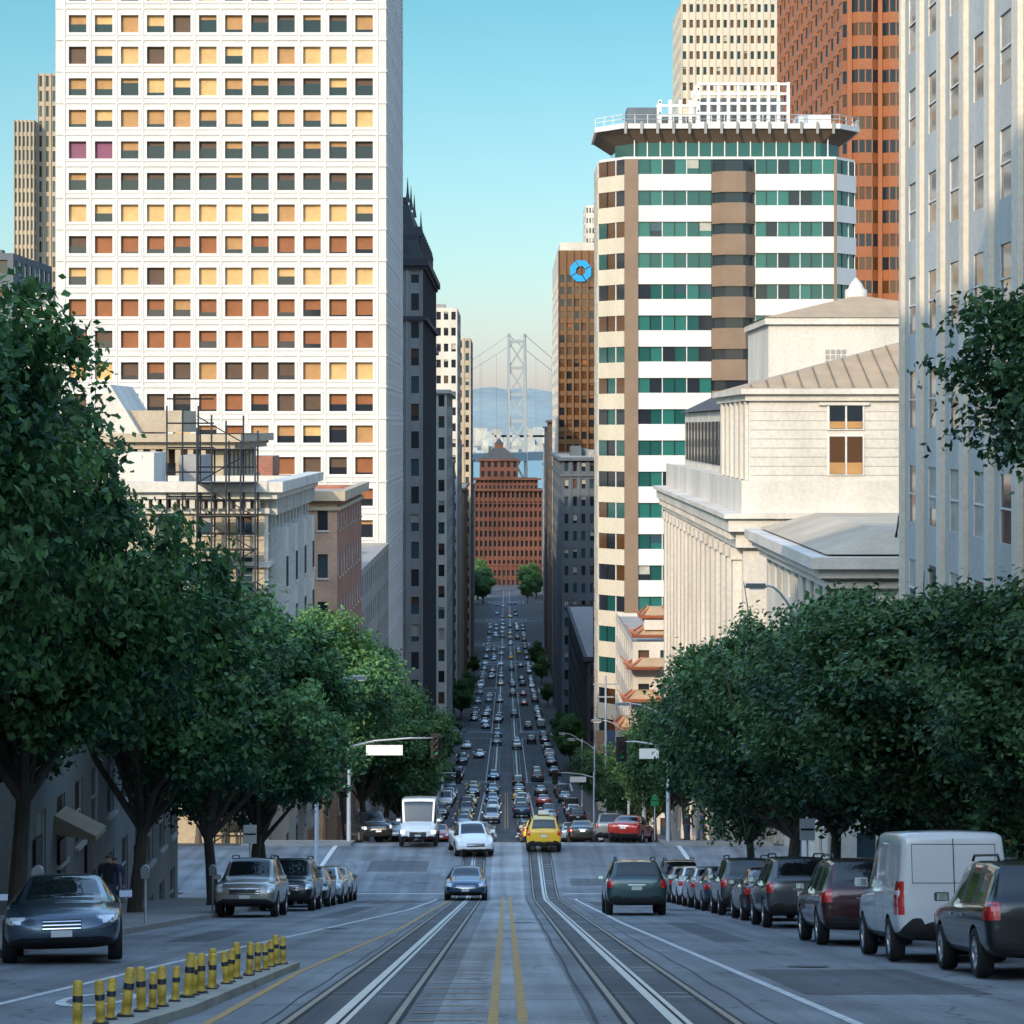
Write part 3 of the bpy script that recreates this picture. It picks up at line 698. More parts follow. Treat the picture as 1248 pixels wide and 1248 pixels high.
# ---- right skyline
bld('office_tower',42.6,67.4,600,630,-72,104,'cream','R',(15,46,.5,.5),(16,46,.5,.5),blind=.2,fkw=dict(pier=.25,pierw=.35),clutter=False,glass=('glass_dark','blind_brown'))
bld('office_tower',46,64,604,626,103,118,'cream','R',(11,6,.5,.5),(12,6,.5,.5),clutter=False)
# red granite tower with bay windows
rt=MB(); rt.box(56.6,96,401,498,-62,95,'glass_dark')
def saw(O,U,N,W,n,z0,z1,nr):
    cw=W/n
    def P(u,v,d): return (O[0]+U[0]*u+N[0]*d,O[1]+U[1]*u+N[1]*d,v)
    h=(z1-z0)/nr
    for c in range(n):
        a=c*cw
        for r in range(nr):
            z=z0+r*h
            def seg(za,zc,i,kk):
                rt.hexa([P(a+i,za,-.3),P(a+cw*.28,za,1.0-i),P(a+cw*.72,za,1.0-i),P(a+cw-i,za,-.3),P(a+i,zc,-.3),P(a+cw*.28,zc,1.0-i),P(a+cw*.72,zc,1.0-i),P(a+cw-i,zc,-.3)],kk)
            seg(z,z+h*.46,0,'granite_red'); seg(z+h*.46,z+h,.12,rnd.choice(('glass_dark','glass_dark','glass_bronze','blind_brown')))
            for f_ in (.28,.5,.72): 
                u=a+cw*f_; rt.hexa([P(u-.1,z+h*.46,.8),P(u+.1,z+h*.46,.8),P(u+.1,z+h*.46,.96),P(u-.1,z+h*.46,.96),P(u-.1,z+h,.8),P(u+.1,z+h,.8),P(u+.1,z+h,.96),P(u-.1,z+h,.96)],'granite_red')
        rt.hexa([P(a-.35,z0,-.4),P(a+.35,z0,-.4),P(a+.35,z0,.3),P(a-.35,z0,.3),P(a-.35,z1,-.4),P(a+.35,z1,-.4),P(a+.35,z1,.3),P(a-.35,z1,.3)],'granite_red')
saw((55.7,400),(1,0),(0,-1),40,8,-60,96,41); saw((55.7,400),(0,1),(-1,0),99,14,-60,96,41)
rt.obj('granite_tower')
bld('highrise_tower',29,34.5,900,930,-90,81,'stone_white','R',(5,46,.5,.5),(8,46,.5,.5),clutter=False)
# brown tower with blue logo sign
bw=MB()
bld('x',14.0,38,667,752,-76,47.8,'chase_brown','R',(12,36,.72,.62),(30,36,.6,.6),mb=bw,glass=('glass_bronze','glass_dark','glass_bronze'),blind=.25,blinds=('blind_orange','blind_brown','blind_brown'),fkw=dict(pier=.5,pierw=.5,mt=6),skw=dict(wall='stone_white',mt=6),clutter=False)
bw.box(14.5,38,668,751,47.4,50,'stone_white')
cx,cz,yy=20.1,42.2,666.3
oc=[(math.cos(math.radians(22.5+45*q)),math.sin(math.radians(22.5+45*q))) for q in range(8)]
for q in range(8):
    a,b=oc[q],oc[(q+1)%8]
    bw.poly([(cx+a[0]*R,yy-.05,cz+a[1]*R) for R in (3.1,1.35)]+[(cx+b[0]*R,yy-.05,cz+b[1]*R) for R in (1.35,3.1)],'sign_blue')
for q in range(4):
    a=math.radians(90*q+20); bw.tube([(cx+1.2*math.cos(a),yy-.12,cz+1.2*math.sin(a)),(cx+3.1*math.cos(a+.15),yy-.12,cz+3.1*math.sin(a+.15))],.12,'chase_brown',4)
bw.obj('bronze_office_tower')
bld('office_building',12.0,34,530,640,-74,-6.7,'bluegrey','R',(12,18,.45,.55),(30,18,.45,.55),cornice=((-.6,.1,.8),(-4,-3.6,.4)),fkw=dict(pier=.2,pierw=.4))
bld('office_building',12.6,34,384,498,-64,-36,'dark_stone','R',(10,8,.45,.55),(30,8,.45,.55),cornice=((-.6,.1,.6),))
bld('office_building',24,48,384,450,-64,-16,'stone_beige','R',(10,12,.45,.55),(16,12,.45,.55))
bld('office_building',13.2,36,306,376,-58,-24,'stone_grey','R',(10,9,.45,.55),(20,9,.45,.55))
for (a,b,t,x,w) in ((756,855,2,14.2,'brown_stone'),(880,1005,0,15.5,'dark_stone'),(1030,1175,-8,17.5,'stone_grey'),(1200,1345,-20,20,'brown_stone'),(1370,1480,-50,24,'stone_grey')):
    bld('office_building',x,x+25,a,b,Z(b)-2,t,w,'R',(9,18,.5,.55),(20,18,.5,.55),clutter=False,cornice=((-.6,.1,.6),))
bld('office_building',50,90,292,380,-55,-2,'stone_grey','R',(9,12,.5,.55),(20,12,.5,.55),clutter=False)

# ---- brick building closing the street
eb=MB()
bld('x',-23,23,1560,1600,-102,-40,'brick_far','R',(16,10,.5,.6),(10,11,.4,.6),mb=eb,blind=0,dep=.8,clutter=False,glass=('glass_dark',),cornice=((-.8,.4,1.8),(-9,-8.4,.9),(-48,-47,.9)),fkw=dict(pier=.6,pierw=1.0))
bld('x',-22,20,1561,1598,-40,-33,'brick_far','R',(16,2,.5,.6),(10,2,.4,.6),mb=eb,blind=0,clutter=False,glass=('glass_dark',),cornice=((-.8,.4,2.2),))
bld('x',-17,7.5,1564,1590,-33,-21,'brick_far','R',(6,2,.5,.6),(6,2,.4,.6),mb=eb,blind=0,clutter=False,glass=('glass_dark',),cornice=((-.8,.4,1.2),))
eb.hexa([(-17,1566,-21),(7.5,1566,-21),(7.5,1588,-21),(-17,1588,-21),(-8.5,1573,-13.5),(-1.0,1573,-13.5),(-1.0,1580,-13.5),(-8.5,1580,-13.5)],'dark_roof')
eb.box(-7.5,-2,1573.5,1579.5,-13.5,-11,'brick_far')
eb.tube([(-4.7,1576,-11),(-4.7,1576,-7.5)],[3.2,.2],'dark_roof',8)
eb.obj('brick_office_building')

# ---- bay, bridge, far shore, hills
wb=MB(); wb.quad((-30000,1730,-102),(30000,1730,-102),(30000,60000,-102),(-30000,60000,-102),'water'); wb.obj('bay_water')
br=MB(); by=2600; k='bridge_steel'
xl,xr=1.5,21.0; tt=96
for x,s in ((xl,1),(xr,-1)):
    br.hexa([(x-2.2,by-3,-102),(x+2.2,by-3,-102),(x+2.2,by+3,-102),(x-2.2,by+3,-102),(x+s*1.4-1.6,by-2.4,tt),(x+s*1.4+1.6,by-2.4,tt),(x+s*1.4+1.6,by+2.4,tt),(x+s*1.4-1.6,by+2.4,tt)],k)
    br.box(x+s*1.4-2.0,x+s*1.4+2.0,by-2.8,by+2.8,tt,tt+2.4,k)
lv=[-22,6,34,62,90]
def beam(p,q,w):
    p,q=Vector(p),Vector(q); d=(q-p).normalized(); n=d.cross(Vector((0,1,0)))*w; t=Vector((0,1.2,0))
    br.hexa([p-n-t,p+n-t,p+n+t,p-n+t,q-n-t,q+n-t,q+n+t,q-n+t],k)
for i,z in enumerate(lv):
    br.box(xl,xr,by-1.5,by+1.5,z-1.6,z+1.6,k)
    if i<len(lv)-1:
        beam((xl+1.5,by,z+1),(xr-1.5,by,lv[i+1]-1),1.0); beam((xr-1.5,by+.4,z+1),(xl+1.5,by+.4,lv[i+1]-1),1.0)
beam((xl,by,-60),(xr,by,-24),1.1); beam((xr,by+.4,-60),(xl,by+.4,-24),1.1)
for sgn in (1,-1):
    p0=Vector((11,by,-36)); dirv=Vector((.42*sgn,.9*sgn,0)).normalized(); nrm=Vector((dirv.y,-dirv.x,0))*11
    q=p0+dirv*(1400 if sgn>0 else 500)
    a=p0-nrm; b=p0+nrm; c=q+nrm; d=q-nrm; h=Vector((0,0,9))
    br.hexa([a,b,c,d,a+h,b+h,c+h,d+h],k)
    for s2 in (-1,1):
        pts=[]
        for i in range(21):
            t=i/20*700; z=97-(97+22)*(1-(1-i/20)**2)
            pts.append(p0+dirv*t+nrm*s2*.85+Vector((0,0,z+36)))
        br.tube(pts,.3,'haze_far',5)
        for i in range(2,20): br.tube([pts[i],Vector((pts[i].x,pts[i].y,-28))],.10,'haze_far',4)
br.obj('suspension_bridge')
fc=MB()
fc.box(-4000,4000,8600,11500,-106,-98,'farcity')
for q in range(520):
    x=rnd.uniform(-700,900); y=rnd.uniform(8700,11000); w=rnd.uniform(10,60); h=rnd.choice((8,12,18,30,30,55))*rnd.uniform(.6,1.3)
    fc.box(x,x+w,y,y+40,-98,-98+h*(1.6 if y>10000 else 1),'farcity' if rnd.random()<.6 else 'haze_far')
for q in range(5):
    x=-40+q*55; fc.box(x,x+6,8500,8510,-98,-20,'farcity'); fc.box(x+22,x+28,8500,8510,-98,-20,'farcity'); fc.box(x-30,x+60,8500,8510,-36,-29,'farcity')
fc.obj('far_shore_city')
hb=MB()
from mathutils import noise as mn
nx,ny=160,14
def hh(x,y,j):
    e=math.sin(math.pi*min(1,j/(ny*.7))*.5)
    return -100+e*(290+75*mn.noise(Vector((x*.0011,y*.0009,1)))+38*mn.noise(Vector((x*.005,y*.004,3)))+14*mn.noise(Vector((x*.02,y*.01,3))))
G=[[(-6000+12000*i/nx,11500+j*330) for i in range(nx+1)] for j in range(ny+1)]
for j in range(ny):
    for i in range(nx):
        q=[(G[j][i],j),(G[j][i+1],j),(G[j+1][i+1],j+1),(G[j+1][i],j+1)]
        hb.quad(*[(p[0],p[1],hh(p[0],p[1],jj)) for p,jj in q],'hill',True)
hb.obj('hills')

# ------------------------------------------------------------------ trees
def tree_mesh(name,seed,H,R,tH,nl,nc,npc,ls,matk,flat=1.0,spread=.5):
    r=np.random.RandomState(seed); mb=MB()
    cz=tH+(H-tH)*.5; rz=(H-tH)*.5
    lobes=[]
    for i in range(nl):
        while True:
            p=r.uniform(-1,1,3)
            if .3<np.linalg.norm(p)<1: break
        p=p*np.array([R*.72,R*.72,rz*.74]); lobes.append((p+np.array([0,0,cz]), R*r.uniform(.28,.48)))
    top=np.array([r.uniform(-.3,.3),r.uniform(-.3,.3),tH])
    mb.tube([(0,0,-.3),(0.02,0,.25),(top[0]*.5,top[1]*.5,tH*.55),tuple(top)],[.34*H/12,.25*H/12,.2*H/12,.17*H/12],'bark',9)
    for c,rad in lobes:
        mid=top*.5+c*.5+r.uniform(-.4,.4,3); mid[2]-=.3
        mb.tube([tuple(top-np.array([0,0,.3])),tuple(mid),tuple(c),tuple(c+r.uniform(-.6,.6,3)+np.array([0,0,.5]))],[.13*H/12,.09*H/12,.045,.02],'bark',6)
        for q in range(3):
            e=c+r.normal(size=3)*rad*.5; mb.tube([tuple(mid*.4+c*.6),tuple(e)],[.04,.012],'bark',4)
    nb_v=len(mb.v)
    C=[];T=[]
    for c,rad in lobes:
        lt=r.uniform(-.14,.14)
        for q in range(nc):
            d=r.normal(size=3); d/=np.linalg.norm(d)
            k=rad*(r.uniform(.55,1.12)); cl=c+d*k*np.array([1,1,.8])
            ct=r.uniform(-.22,.22)+lt+.28*d[2]
            n=int(npc*r.uniform(.5,1.3))
            P=cl+r.normal(size=(n,3))*np.array([1,1,.65])*spread*r.uniform(.5,1.1)
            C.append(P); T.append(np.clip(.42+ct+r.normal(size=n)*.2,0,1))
    C=np.concatenate(C);T=np.concatenate(T); n=len(C)
    out=C-np.array([0,0,cz]); out/= (np.linalg.norm(out,axis=1)[:,None]+1e-6)
    nr=r.normal(size=(n,3))+out*.9+np.array([0,0,.8]); nr/=np.linalg.norm(nr,axis=1)[:,None]
    a=np.cross(nr,r.normal(size=(n,3))); a/=np.linalg.norm(a,axis=1)[:,None]; b=np.cross(nr,a)
    s=(ls*r.uniform(.6,1.35,n))[:,None]
    V=np.stack([C-a*s,C-b*s*.6+nr*s*.15,C+a*s,C+b*s*.6+nr*s*.15],1).reshape(-1,3)
    verts=np.concatenate([np.array(mb.v),V]); 
    faces=mb.f+[(nb_v+4*i,nb_v+4*i+1,nb_v+4*i+2,nb_v+4*i+3) for i in range(n)]
    me=bpy.data.meshes.new(name); me.from_pydata(verts.tolist(),[],faces)
    me.materials.append(M['bark']); me.materials.append(M[matk])
    mi=np.zeros(len(faces),int); mi[len(mb.f):]=1; me.polygons.foreach_set('material_index',mi)
    at=me.attributes.new('tint','FLOAT','POINT'); tv=np.zeros(len(verts)); tv[nb_v:]=np.repeat(T,4); at.data.foreach_set('value',tv)
    me.update(); return me
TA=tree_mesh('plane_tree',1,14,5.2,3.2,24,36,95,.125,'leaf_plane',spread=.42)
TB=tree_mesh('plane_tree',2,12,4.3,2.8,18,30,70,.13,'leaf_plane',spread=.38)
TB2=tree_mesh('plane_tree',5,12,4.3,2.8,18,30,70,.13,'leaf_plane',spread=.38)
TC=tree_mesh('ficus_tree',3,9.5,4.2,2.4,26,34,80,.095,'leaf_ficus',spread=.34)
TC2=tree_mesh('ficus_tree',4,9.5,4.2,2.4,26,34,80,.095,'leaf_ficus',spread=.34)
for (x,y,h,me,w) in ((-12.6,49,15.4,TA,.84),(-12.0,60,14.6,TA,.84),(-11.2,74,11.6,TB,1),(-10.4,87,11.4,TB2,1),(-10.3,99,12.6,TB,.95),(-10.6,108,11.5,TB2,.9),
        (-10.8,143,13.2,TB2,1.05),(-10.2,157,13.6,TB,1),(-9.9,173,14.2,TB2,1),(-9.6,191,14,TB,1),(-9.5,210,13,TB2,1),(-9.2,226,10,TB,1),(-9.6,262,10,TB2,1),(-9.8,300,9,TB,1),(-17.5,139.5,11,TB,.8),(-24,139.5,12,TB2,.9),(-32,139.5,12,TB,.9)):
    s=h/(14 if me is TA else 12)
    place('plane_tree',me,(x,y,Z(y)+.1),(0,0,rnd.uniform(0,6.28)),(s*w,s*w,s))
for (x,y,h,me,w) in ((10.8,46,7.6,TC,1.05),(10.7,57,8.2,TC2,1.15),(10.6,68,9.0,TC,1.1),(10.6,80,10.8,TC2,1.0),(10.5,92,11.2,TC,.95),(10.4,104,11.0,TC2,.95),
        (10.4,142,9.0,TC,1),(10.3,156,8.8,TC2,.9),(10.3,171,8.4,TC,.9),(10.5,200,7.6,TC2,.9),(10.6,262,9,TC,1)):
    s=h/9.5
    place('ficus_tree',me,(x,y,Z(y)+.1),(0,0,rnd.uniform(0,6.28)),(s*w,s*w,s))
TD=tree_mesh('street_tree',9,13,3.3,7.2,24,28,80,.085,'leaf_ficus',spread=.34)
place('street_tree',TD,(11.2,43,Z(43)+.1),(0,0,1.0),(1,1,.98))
for q in range(20):
    y=1330+rnd.uniform(0,150); s=rnd.uniform(.9,1.7)
    place('plaza_tree',TB if q%2 else TB2,((-1 if q%3 else 1)*rnd.uniform(11,20),y,Z(y)),(0,0,q),s)
for (s_,y) in ((-1,385),(1,392),(1,402),(-1,440),(1,475),(-1,560),(-1,568),(1,620),(-1,660),(1,735),(-1,780),(1,820),(1,828)):
    place('sidewalk_tree',TB2,(s_*10.4,y,Z(y)),(0,0,y),rnd.uniform(.5,.8))

# ------------------------------------------------------------------ cars
def lathe(mb,cx,cy,cz,prof,k,seg=28,sgn=1):
    i=mb.mi(k); rings=[]
    for r,x in prof:
        n=len(mb.v); rings.append(n)
        for q in range(seg):
            a=2*math.pi*q/seg; mb.v.append((cx+sgn*x,cy+r*math.cos(a),cz+r*math.sin(a)))
    for j in range(len(rings)-1):
        for q in range(seg):
            mb.f.append((rings[j]+q,rings[j]+(q+1)%seg,rings[j+1]+(q+1)%seg,rings[j+1]+q)); mb.m.append(i); mb.sm.append(True)
def make_car(name,st,L,w,wr,wy,glass_side,front_glass,rear_glass,roof_h,opts):
    # st: list of (y,zl,zb,zt,w,wt)  rear -> front
    bm=bmesh.new(); cl=bm.edges.layers.float.new('crease_edge'); rings=[]
    for (y,zl,zb,zt,ww,wt) in st:
        hp=[(0,zl),(.8*ww,zl),(.965*ww,zl+.09),(ww,zl+.5*(zb-zl)),(.985*ww,zb-.06),(.945*ww,zb),(wt,zt-.055),(wt-.085,zt-.012),(0,zt+.018)]
        full=[(x,z) for x,z in hp]+[(-x,z) for x,z in hp[-2:0:-1]]
        rings.append([bm.verts.new((x,y,z)) for x,z in full])
    n=16
    for i in range(len(rings)-1):
        for q in range(n):
            f=bm.faces.new((rings[i][q],rings[i][(q+1)%n],rings[i+1][(q+1)%n],rings[i+1][q])); f.smooth=True
            qq=q if q<8 else 15-q    # band index 0..7
            if qq==5 and i in glass_side: f.material_index=1
            elif qq==5 and i in opts.get('pillars',()): f.material_index=2
            elif qq==7 and i in (front_glass,rear_glass): f.material_index=1
            elif qq in (0,1): f.material_index=2
    for rg,rev in ((rings[0],1),(rings[-1],0)):
        f=bm.faces.new(rg if rev else rg[::-1]); f.smooth=True
    bmesh.ops.recalc_face_normals(bm,faces=bm.faces)
    for i in range(len(rings)-1):
        for q in (4,5,6,7,9,10,11,12):
            e=bm.edges.get((rings[i][q],rings[i+1][q]))
            if e: e[cl]=.7 if q not in (4,12) else .45
    for i in (front_glass,front_glass+1,rear_glass,rear_glass+1):
        if 0<=i<len(rings):
            for q in (5,6,7,8,9,10):
                e=bm.edges.get((rings[i][q],rings[i][q+1]))
                if e: e[cl]=.65
    me=bpy.data.meshes.new('tmp'); bm.to_mesh(me); bm.free()
    for k in ('rubber','car_glass','car_black'): me.materials.append(M[k])
    ob_=bpy.data.objects.new('tmp',me); COL.objects.link(ob_)
    s=ob_.modifiers.new('s','SUBSURF'); s.levels=2; s.render_levels=2
    # wheel wells
    cm=MB()
    for y in wy:
        for sg in (-1,1):
            n=24; R=wr+.055; base=len(cm.v)
            for x in (w-.30,w+.3):
                for q in range(n): cm.v.append((sg*x,y+R*math.cos(2*math.pi*q/n),wr+R*math.sin(2*math.pi*q/n)))
            for q in range(n):
                cm.f.append((base+q,base+(q+1)%n,base+n+(q+1)%n,base+n+q)); cm.m.append(2); cm.sm.append(False)
            cm.f.append(tuple(base+q for q in range(n))); cm.m.append(2); cm.sm.append(False)
            cm.f.append(tuple(base+n+q for q in range(n))); cm.m.append(2); cm.sm.append(False)
    cme=bpy.data.meshes.new('cut'); cme.from_pydata(cm.v,[],cm.f)
    for k in ('rubber','car_glass','car_black'): cme.materials.append(M[k])
    cme.polygons.foreach_set('material_index',cm.m)
    bmm=bmesh.new(); bmm.from_mesh(cme); bmesh.ops.recalc_face_normals(bmm,faces=bmm.faces); bmm.to_mesh(cme); bmm.free()
    cut=bpy.data.objects.new('cut',cme); COL.objects.link(cut)
    bo=ob_.modifiers.new('b','BOOLEAN'); bo.operation='DIFFERENCE'; bo.object=cut; bo.solver='EXACT'
    bpy.context.view_layer.update()
    ev=ob_.evaluated_get(bpy.context.evaluated_depsgraph_get()); em=bpy.data.meshes.new_from_object(ev)
    V=[tuple(v.co) for v in em.vertices]; F=[tuple(p.vertices) for p in em.polygons]
    mb=MB(); mb.mats=['rubber_paint_slot','car_glass','car_black']
    mb.v=list(V); mb.f=list(F); mb.m=[p.material_index for p in em.polygons]; mb.sm=[True]*len(F)
    bvh=BVHTree.FromPolygons(V,F)
    bpy.data.objects.remove(ob_); bpy.data.objects.remove(cut)
    def patch(ax,sg,u0,u1,v0,v1,k,off=.006,nu=6,nv=4,skew=0):
        G={}
        for i in range(nu+1):
            for j in range(nv+1):
                u=u0+(u1-u0)*i/nu; v=v0+(v1-v0)*j/nv + skew*i/nu
                if ax=='y': h=bvh.ray_cast(Vector((u,sg*6,v)),Vector((0,-sg,0)))
                elif ax=='x': h=bvh.ray_cast(Vector((sg*3,u,v)),Vector((-sg,0,0)))
                if h[0] is not None:
                    p=h[0].copy()
                    if ax=='y': p.y+=sg*off
                    else: p.x+=sg*off
                    G[i,j]=tuple(p)
        for i in range(nu):
            for j in range(nv):
                c=[(i,j),(i+1,j),(i+1,j+1),(i,j+1)]
                if all(q in G for q in c): mb.quad(*[G[q] for q in c],k,True)
    o=opts
    hz0,hz1=o['head']; tz0,tz1=o['tail']; hw=o.get('hw',.30)
    HL=o.get('hl','headlight')
    for s_ in (-1,1):
        a,b=sorted((s_*(w-.03-hw),s_*(w-.05))); patch('y',1,a,b,hz0,hz1,HL)
        tw=o.get('tw',.22); a,b=sorted((s_*(w-.04-tw),s_*(w-.03))); patch('y',-1,a,b,tz0,tz1,'taillight')
        patch('x',s_,-L/2+.06,-L/2+.26,tz0,tz1,'taillight'); patch('x',s_,L/2-.34,L/2-.14,hz0+.03,hz1,HL)
        for y in o['doors']: patch('x',s_,y-.008,y+.008,o['sill'],o['belt']-.06,'car_black',.003,1,8)
        patch('x',s_,wy[0]+wr+.1,wy[1]-wr-.1,o['sill']-.1,o['sill'],'car_black',.004,6,1)
        for y in o['handles']: patch('x',s_,y,y+.16,o['belt']-.17,o['belt']-.13,'chrome',.02,2,1)
        # mirror
        my=o['mirror']; x=s_*(w*.95); z=o['belt']+.08
        a,b=sorted((x,x+s_*.20)); 
        mb.hexa([(a,my-.05,z-.05),(b,my-.05,z-.05),(b,my+.09,z-.03),(a,my+.09,z-.03),(a,my-.05,z+.09),(b,my-.05,z+.09),(b,my+.07,z+.07),(a,my+.07,z+.07)],'rubber_paint_slot')
        a,b=sorted((x+s_*.02,x+s_*.18)); mb.box(a,b,my-.056,my-.052,z-.035,z+.075,'chrome')
    g0,g1,gw=o['grille']; patch('y',1,-gw,gw,g0,g1,'car_black',.006,8,3); 
    for q in range(3): patch('y',1,-gw*.97,gw*.97,g0+(g1-g0)*(q+.4)/3,g0+(g1-g0)*(q+.4)/3+.014,'chrome',.012,8,1)
    patch('y',1,-w*.72,w*.72,o['low'],o['low']+.13,'car_black',.006,10,2)
    patch('y',-1,-w*.8,w*.8,o['low']-.02,o['low']+.12,'car_black',.006,10,2)
    patch('y',1,-.16,.16,o['low']+.14,o['low']+.24,'plate',.014,2,1); patch('y',-1,-.16,.16,o['rplate'],o['rplate']+.12,'plate',.014,2,1)
    patch('y',-1,-.26,.26,o['rplate']+.15,o['rplate']+.175,'chrome',.012,4,1)
    patch('y',-1,-w*.9,w*.9,o['low']+.17,o['low']+.178,'car_black',.004,10,1)
    if 'rwin' in o:
        for (a,b,c,d) in o['rwin']: patch('y',-1,a,b,c,d,'car_glass',.006,4,4)
    if 'rseam' in o:
        for (a,b,c,d) in o['rseam']: patch('y',-1,a,b,c,d,'car_black',.004,3,8)
    if 'xwin' in o:
        for (a,b,c,d) in o['xwin']:
            for s_ in (-1,1): patch('x',s_,a,b,c,d,'car_glass',.006,5,4)
    # wheels
    for y in wy:
        for sg in (-1,1):
            cx=sg*(w-.23)
            lathe(mb,cx,y,wr,[(wr*.66,.02),(wr*.95,0),(wr,.035),(wr,.18),(wr*.95,.222),(wr*.70,.225),(wr*.68,.20)],'rubber',28,sg)
            lathe(mb,cx,y,wr,[(wr*.69,.20),(wr*.66,.215),(wr*.60,.205),(wr*.58,.14)],'rim',28,sg)
            lathe(mb,cx,y,wr,[(wr*.6,.13),(0.001,.13)],'car_black',20,sg)
            lathe(mb,cx,y,wr,[(.075,.15),(.06,.205),(.001,.21)],'rim',12,sg)
            for q in range(5):
                a=2*math.pi*q/5+.3; ca,sa=math.cos(a),math.sin(a)
                def W(r,t,x): return (cx+sg*x,y+ca*r-sa*t,wr+sa*r+ca*t)
                mb.hexa([W(.05,-.05,.16),W(.05,.05,.16),W(wr*.62,.035,.15),W(wr*.62,-.035,.15),W(.05,-.04,.20),W(.05,.04,.20),W(wr*.62,.028,.195),W(wr*.62,-.028,.195)],'rim')
    if o.get('rails'):
        for s_ in (-1,1): mb.tube([(s_*.60,-1.7,roof_h-.02),(s_*.60,-1.6,roof_h+.06),(s_*.58,.2,roof_h+.06),(s_*.58,.35,roof_h-.02)],.022,'car_black',6)
    me=bpy.data.meshes.new(name); me.from_pydata(mb.v,[],mb.f)
    for k in mb.mats: me.materials.append(M['rubber'] if k=='rubber_paint_slot' else M[k])
    me.polygons.foreach_set('material_index',mb.m); me.polygons.foreach_set('use_smooth',mb.sm); me.update()
    me.set_sharp_from_angle(angle=math.radians(38))
    return me
sedan_st=[(-2.36,.42,.78,.82,.72,.60),(-2.30,.27,.95,1.00,.86,.72),(-1.85,.21,.985,1.07,.905,.74),(-1.5,.2,.98,1.09,.915,.70),(-.95,.2,.96,1.39,.92,.57),(-.30,.2,.945,1.455,.92,.59),(-.22,.2,.945,1.457,.92,.59),(.42,.2,.93,1.42,.92,.58),(1.18,.2,.90,1.0,.915,.68),(1.85,.21,.83,.90,.90,.66),(2.2,.24,.70,.76,.85,.62),(2.36,.34,.56,.60,.70,.52)]
SED=make_car('sedan',sedan_st,4.72,.92,.33,(-1.42,1.42),(3,4,6,7),7,3,1.46,dict(pillars=(5,),head=(.60,.74),tail=(.72,.90),doors=(-1.0,-.26,.95),sill=.30,belt=.95,handles=(-.55,.35),mirror=.78,grille=(.50,.66,.42),low=.26,rplate=.70))
coupe_st=[(-2.40,.42,.74,.78,.72,.60),(-2.33,.27,.90,.95,.86,.72),(-1.8,.2,.95,1.02,.92,.74),(-1.35,.2,.94,1.06,.93,.70),(-.70,.2,.92,1.30,.93,.56),(-.36,.2,.905,1.35,.93,.58),(-.30,.2,.905,1.352,.93,.58),(.25,.2,.90,1.33,.93,.58),(.98,.2,.88,.96,.92,.70),(1.8,.2,.82,.89,.905,.68),(2.22,.23,.68,.75,.86,.64),(2.41,.33,.55,.60,.70,.52)]
CPE=make_car('convertible',coupe_st,4.81,.93,.345,(-1.42,1.44),(3,4,6,7),7,3,1.36,dict(pillars=(5,),head=(.60,.71),hw=.28,tail=(.70,.84),doors=(-.62,.72),sill=.30,belt=.91,handles=(-.45,),mirror=.58,grille=(.50,.66,.30),low=.26,rplate=.62))
suv_st=[(-2.30,.52,.90,.96,.78,.66),(-2.27,.36,1.06,1.14,.90,.76),(-2.18,.31,1.08,1.20,.925,.75),(-1.95,.30,1.08,1.66,.93,.66),(-1.20,.29,1.07,1.725,.935,.67),(-1.10,.29,1.07,1.727,.935,.67),(-.30,.29,1.06,1.74,.935,.67),(-.20,.29,1.06,1.74,.935,.67),(.48,.29,1.05,1.70,.935,.66),(1.10,.29,1.04,1.14,.93,.72),(1.85,.3,.99,1.07,.92,.70),(2.20,.33,.86,.96,.88,.68),(2.30,.44,.70,.76,.76,.58)]
SUV=make_car('suv',suv_st,4.6,.935,.365,(-1.36,1.38),(3,5,7,8),8,2,1.745,dict(pillars=(4,6),head=(.72,.90),hw=.24,tail=(.86,1.12),tw=.17,doors=(-1.15,-.25,.9),sill=.42,belt=1.06,handles=(-.6,.3),mirror=.75,grille=(.66,.86,.45),low=.40,rplate=.78,rails=True))
van_st=[(-2.27,.50,1.1,1.80,.80,.68),(-2.25,.36,1.12,1.93,.88,.76),(-2.1,.32,1.13,1.98,.90,.78),(-1.0,.30,1.12,2.00,.905,.79),(-.15,.30,1.10,2.00,.905,.78),(-.05,.30,1.10,2.00,.905,.78),(.55,.30,1.08,1.93,.90,.74),(1.35,.30,1.06,1.16,.895,.74),(1.85,.30,.95,1.03,.88,.70),(2.15,.33,.80,.86,.84,.66),(2.27,.42,.62,.68,.72,.55)]
VAN=make_car('van',van_st,4.54,.905,.335,(-1.40,1.42),(5,6),6,-5,2.02,dict(head=(.70,.92),tail=(.72,1.22),tw=.10,doors=(-.95,-.1,1.0),sill=.42,belt=1.09,handles=(-.75,.1),mirror=.95,grille=(.52,.70,.40),low=.32,rplate=.66,rseam=((-.008,.008,.45,1.86),(-.64,-.63,1.2,1.78),(.63,.64,1.2,1.78),(-.64,.64,1.19,1.2),(-.64,.64,1.77,1.78))))
bus_st=[(-3.1,.55,1.3,2.55,.95,.85),(-3.05,.42,1.32,2.55,1.03,.93),(-1.5,.40,1.32,2.60,1.05,.95),(.8,.40,1.32,2.60,1.05,.95),(1.85,.40,1.32,2.58,1.05,.93),(2.10,.40,1.30,2.44,1.03,.90),(2.40,.40,1.20,1.32,1.0,.84),(2.9,.42,1.05,1.15,.96,.78),(3.1,.5,.85,.9,.85,.7)]
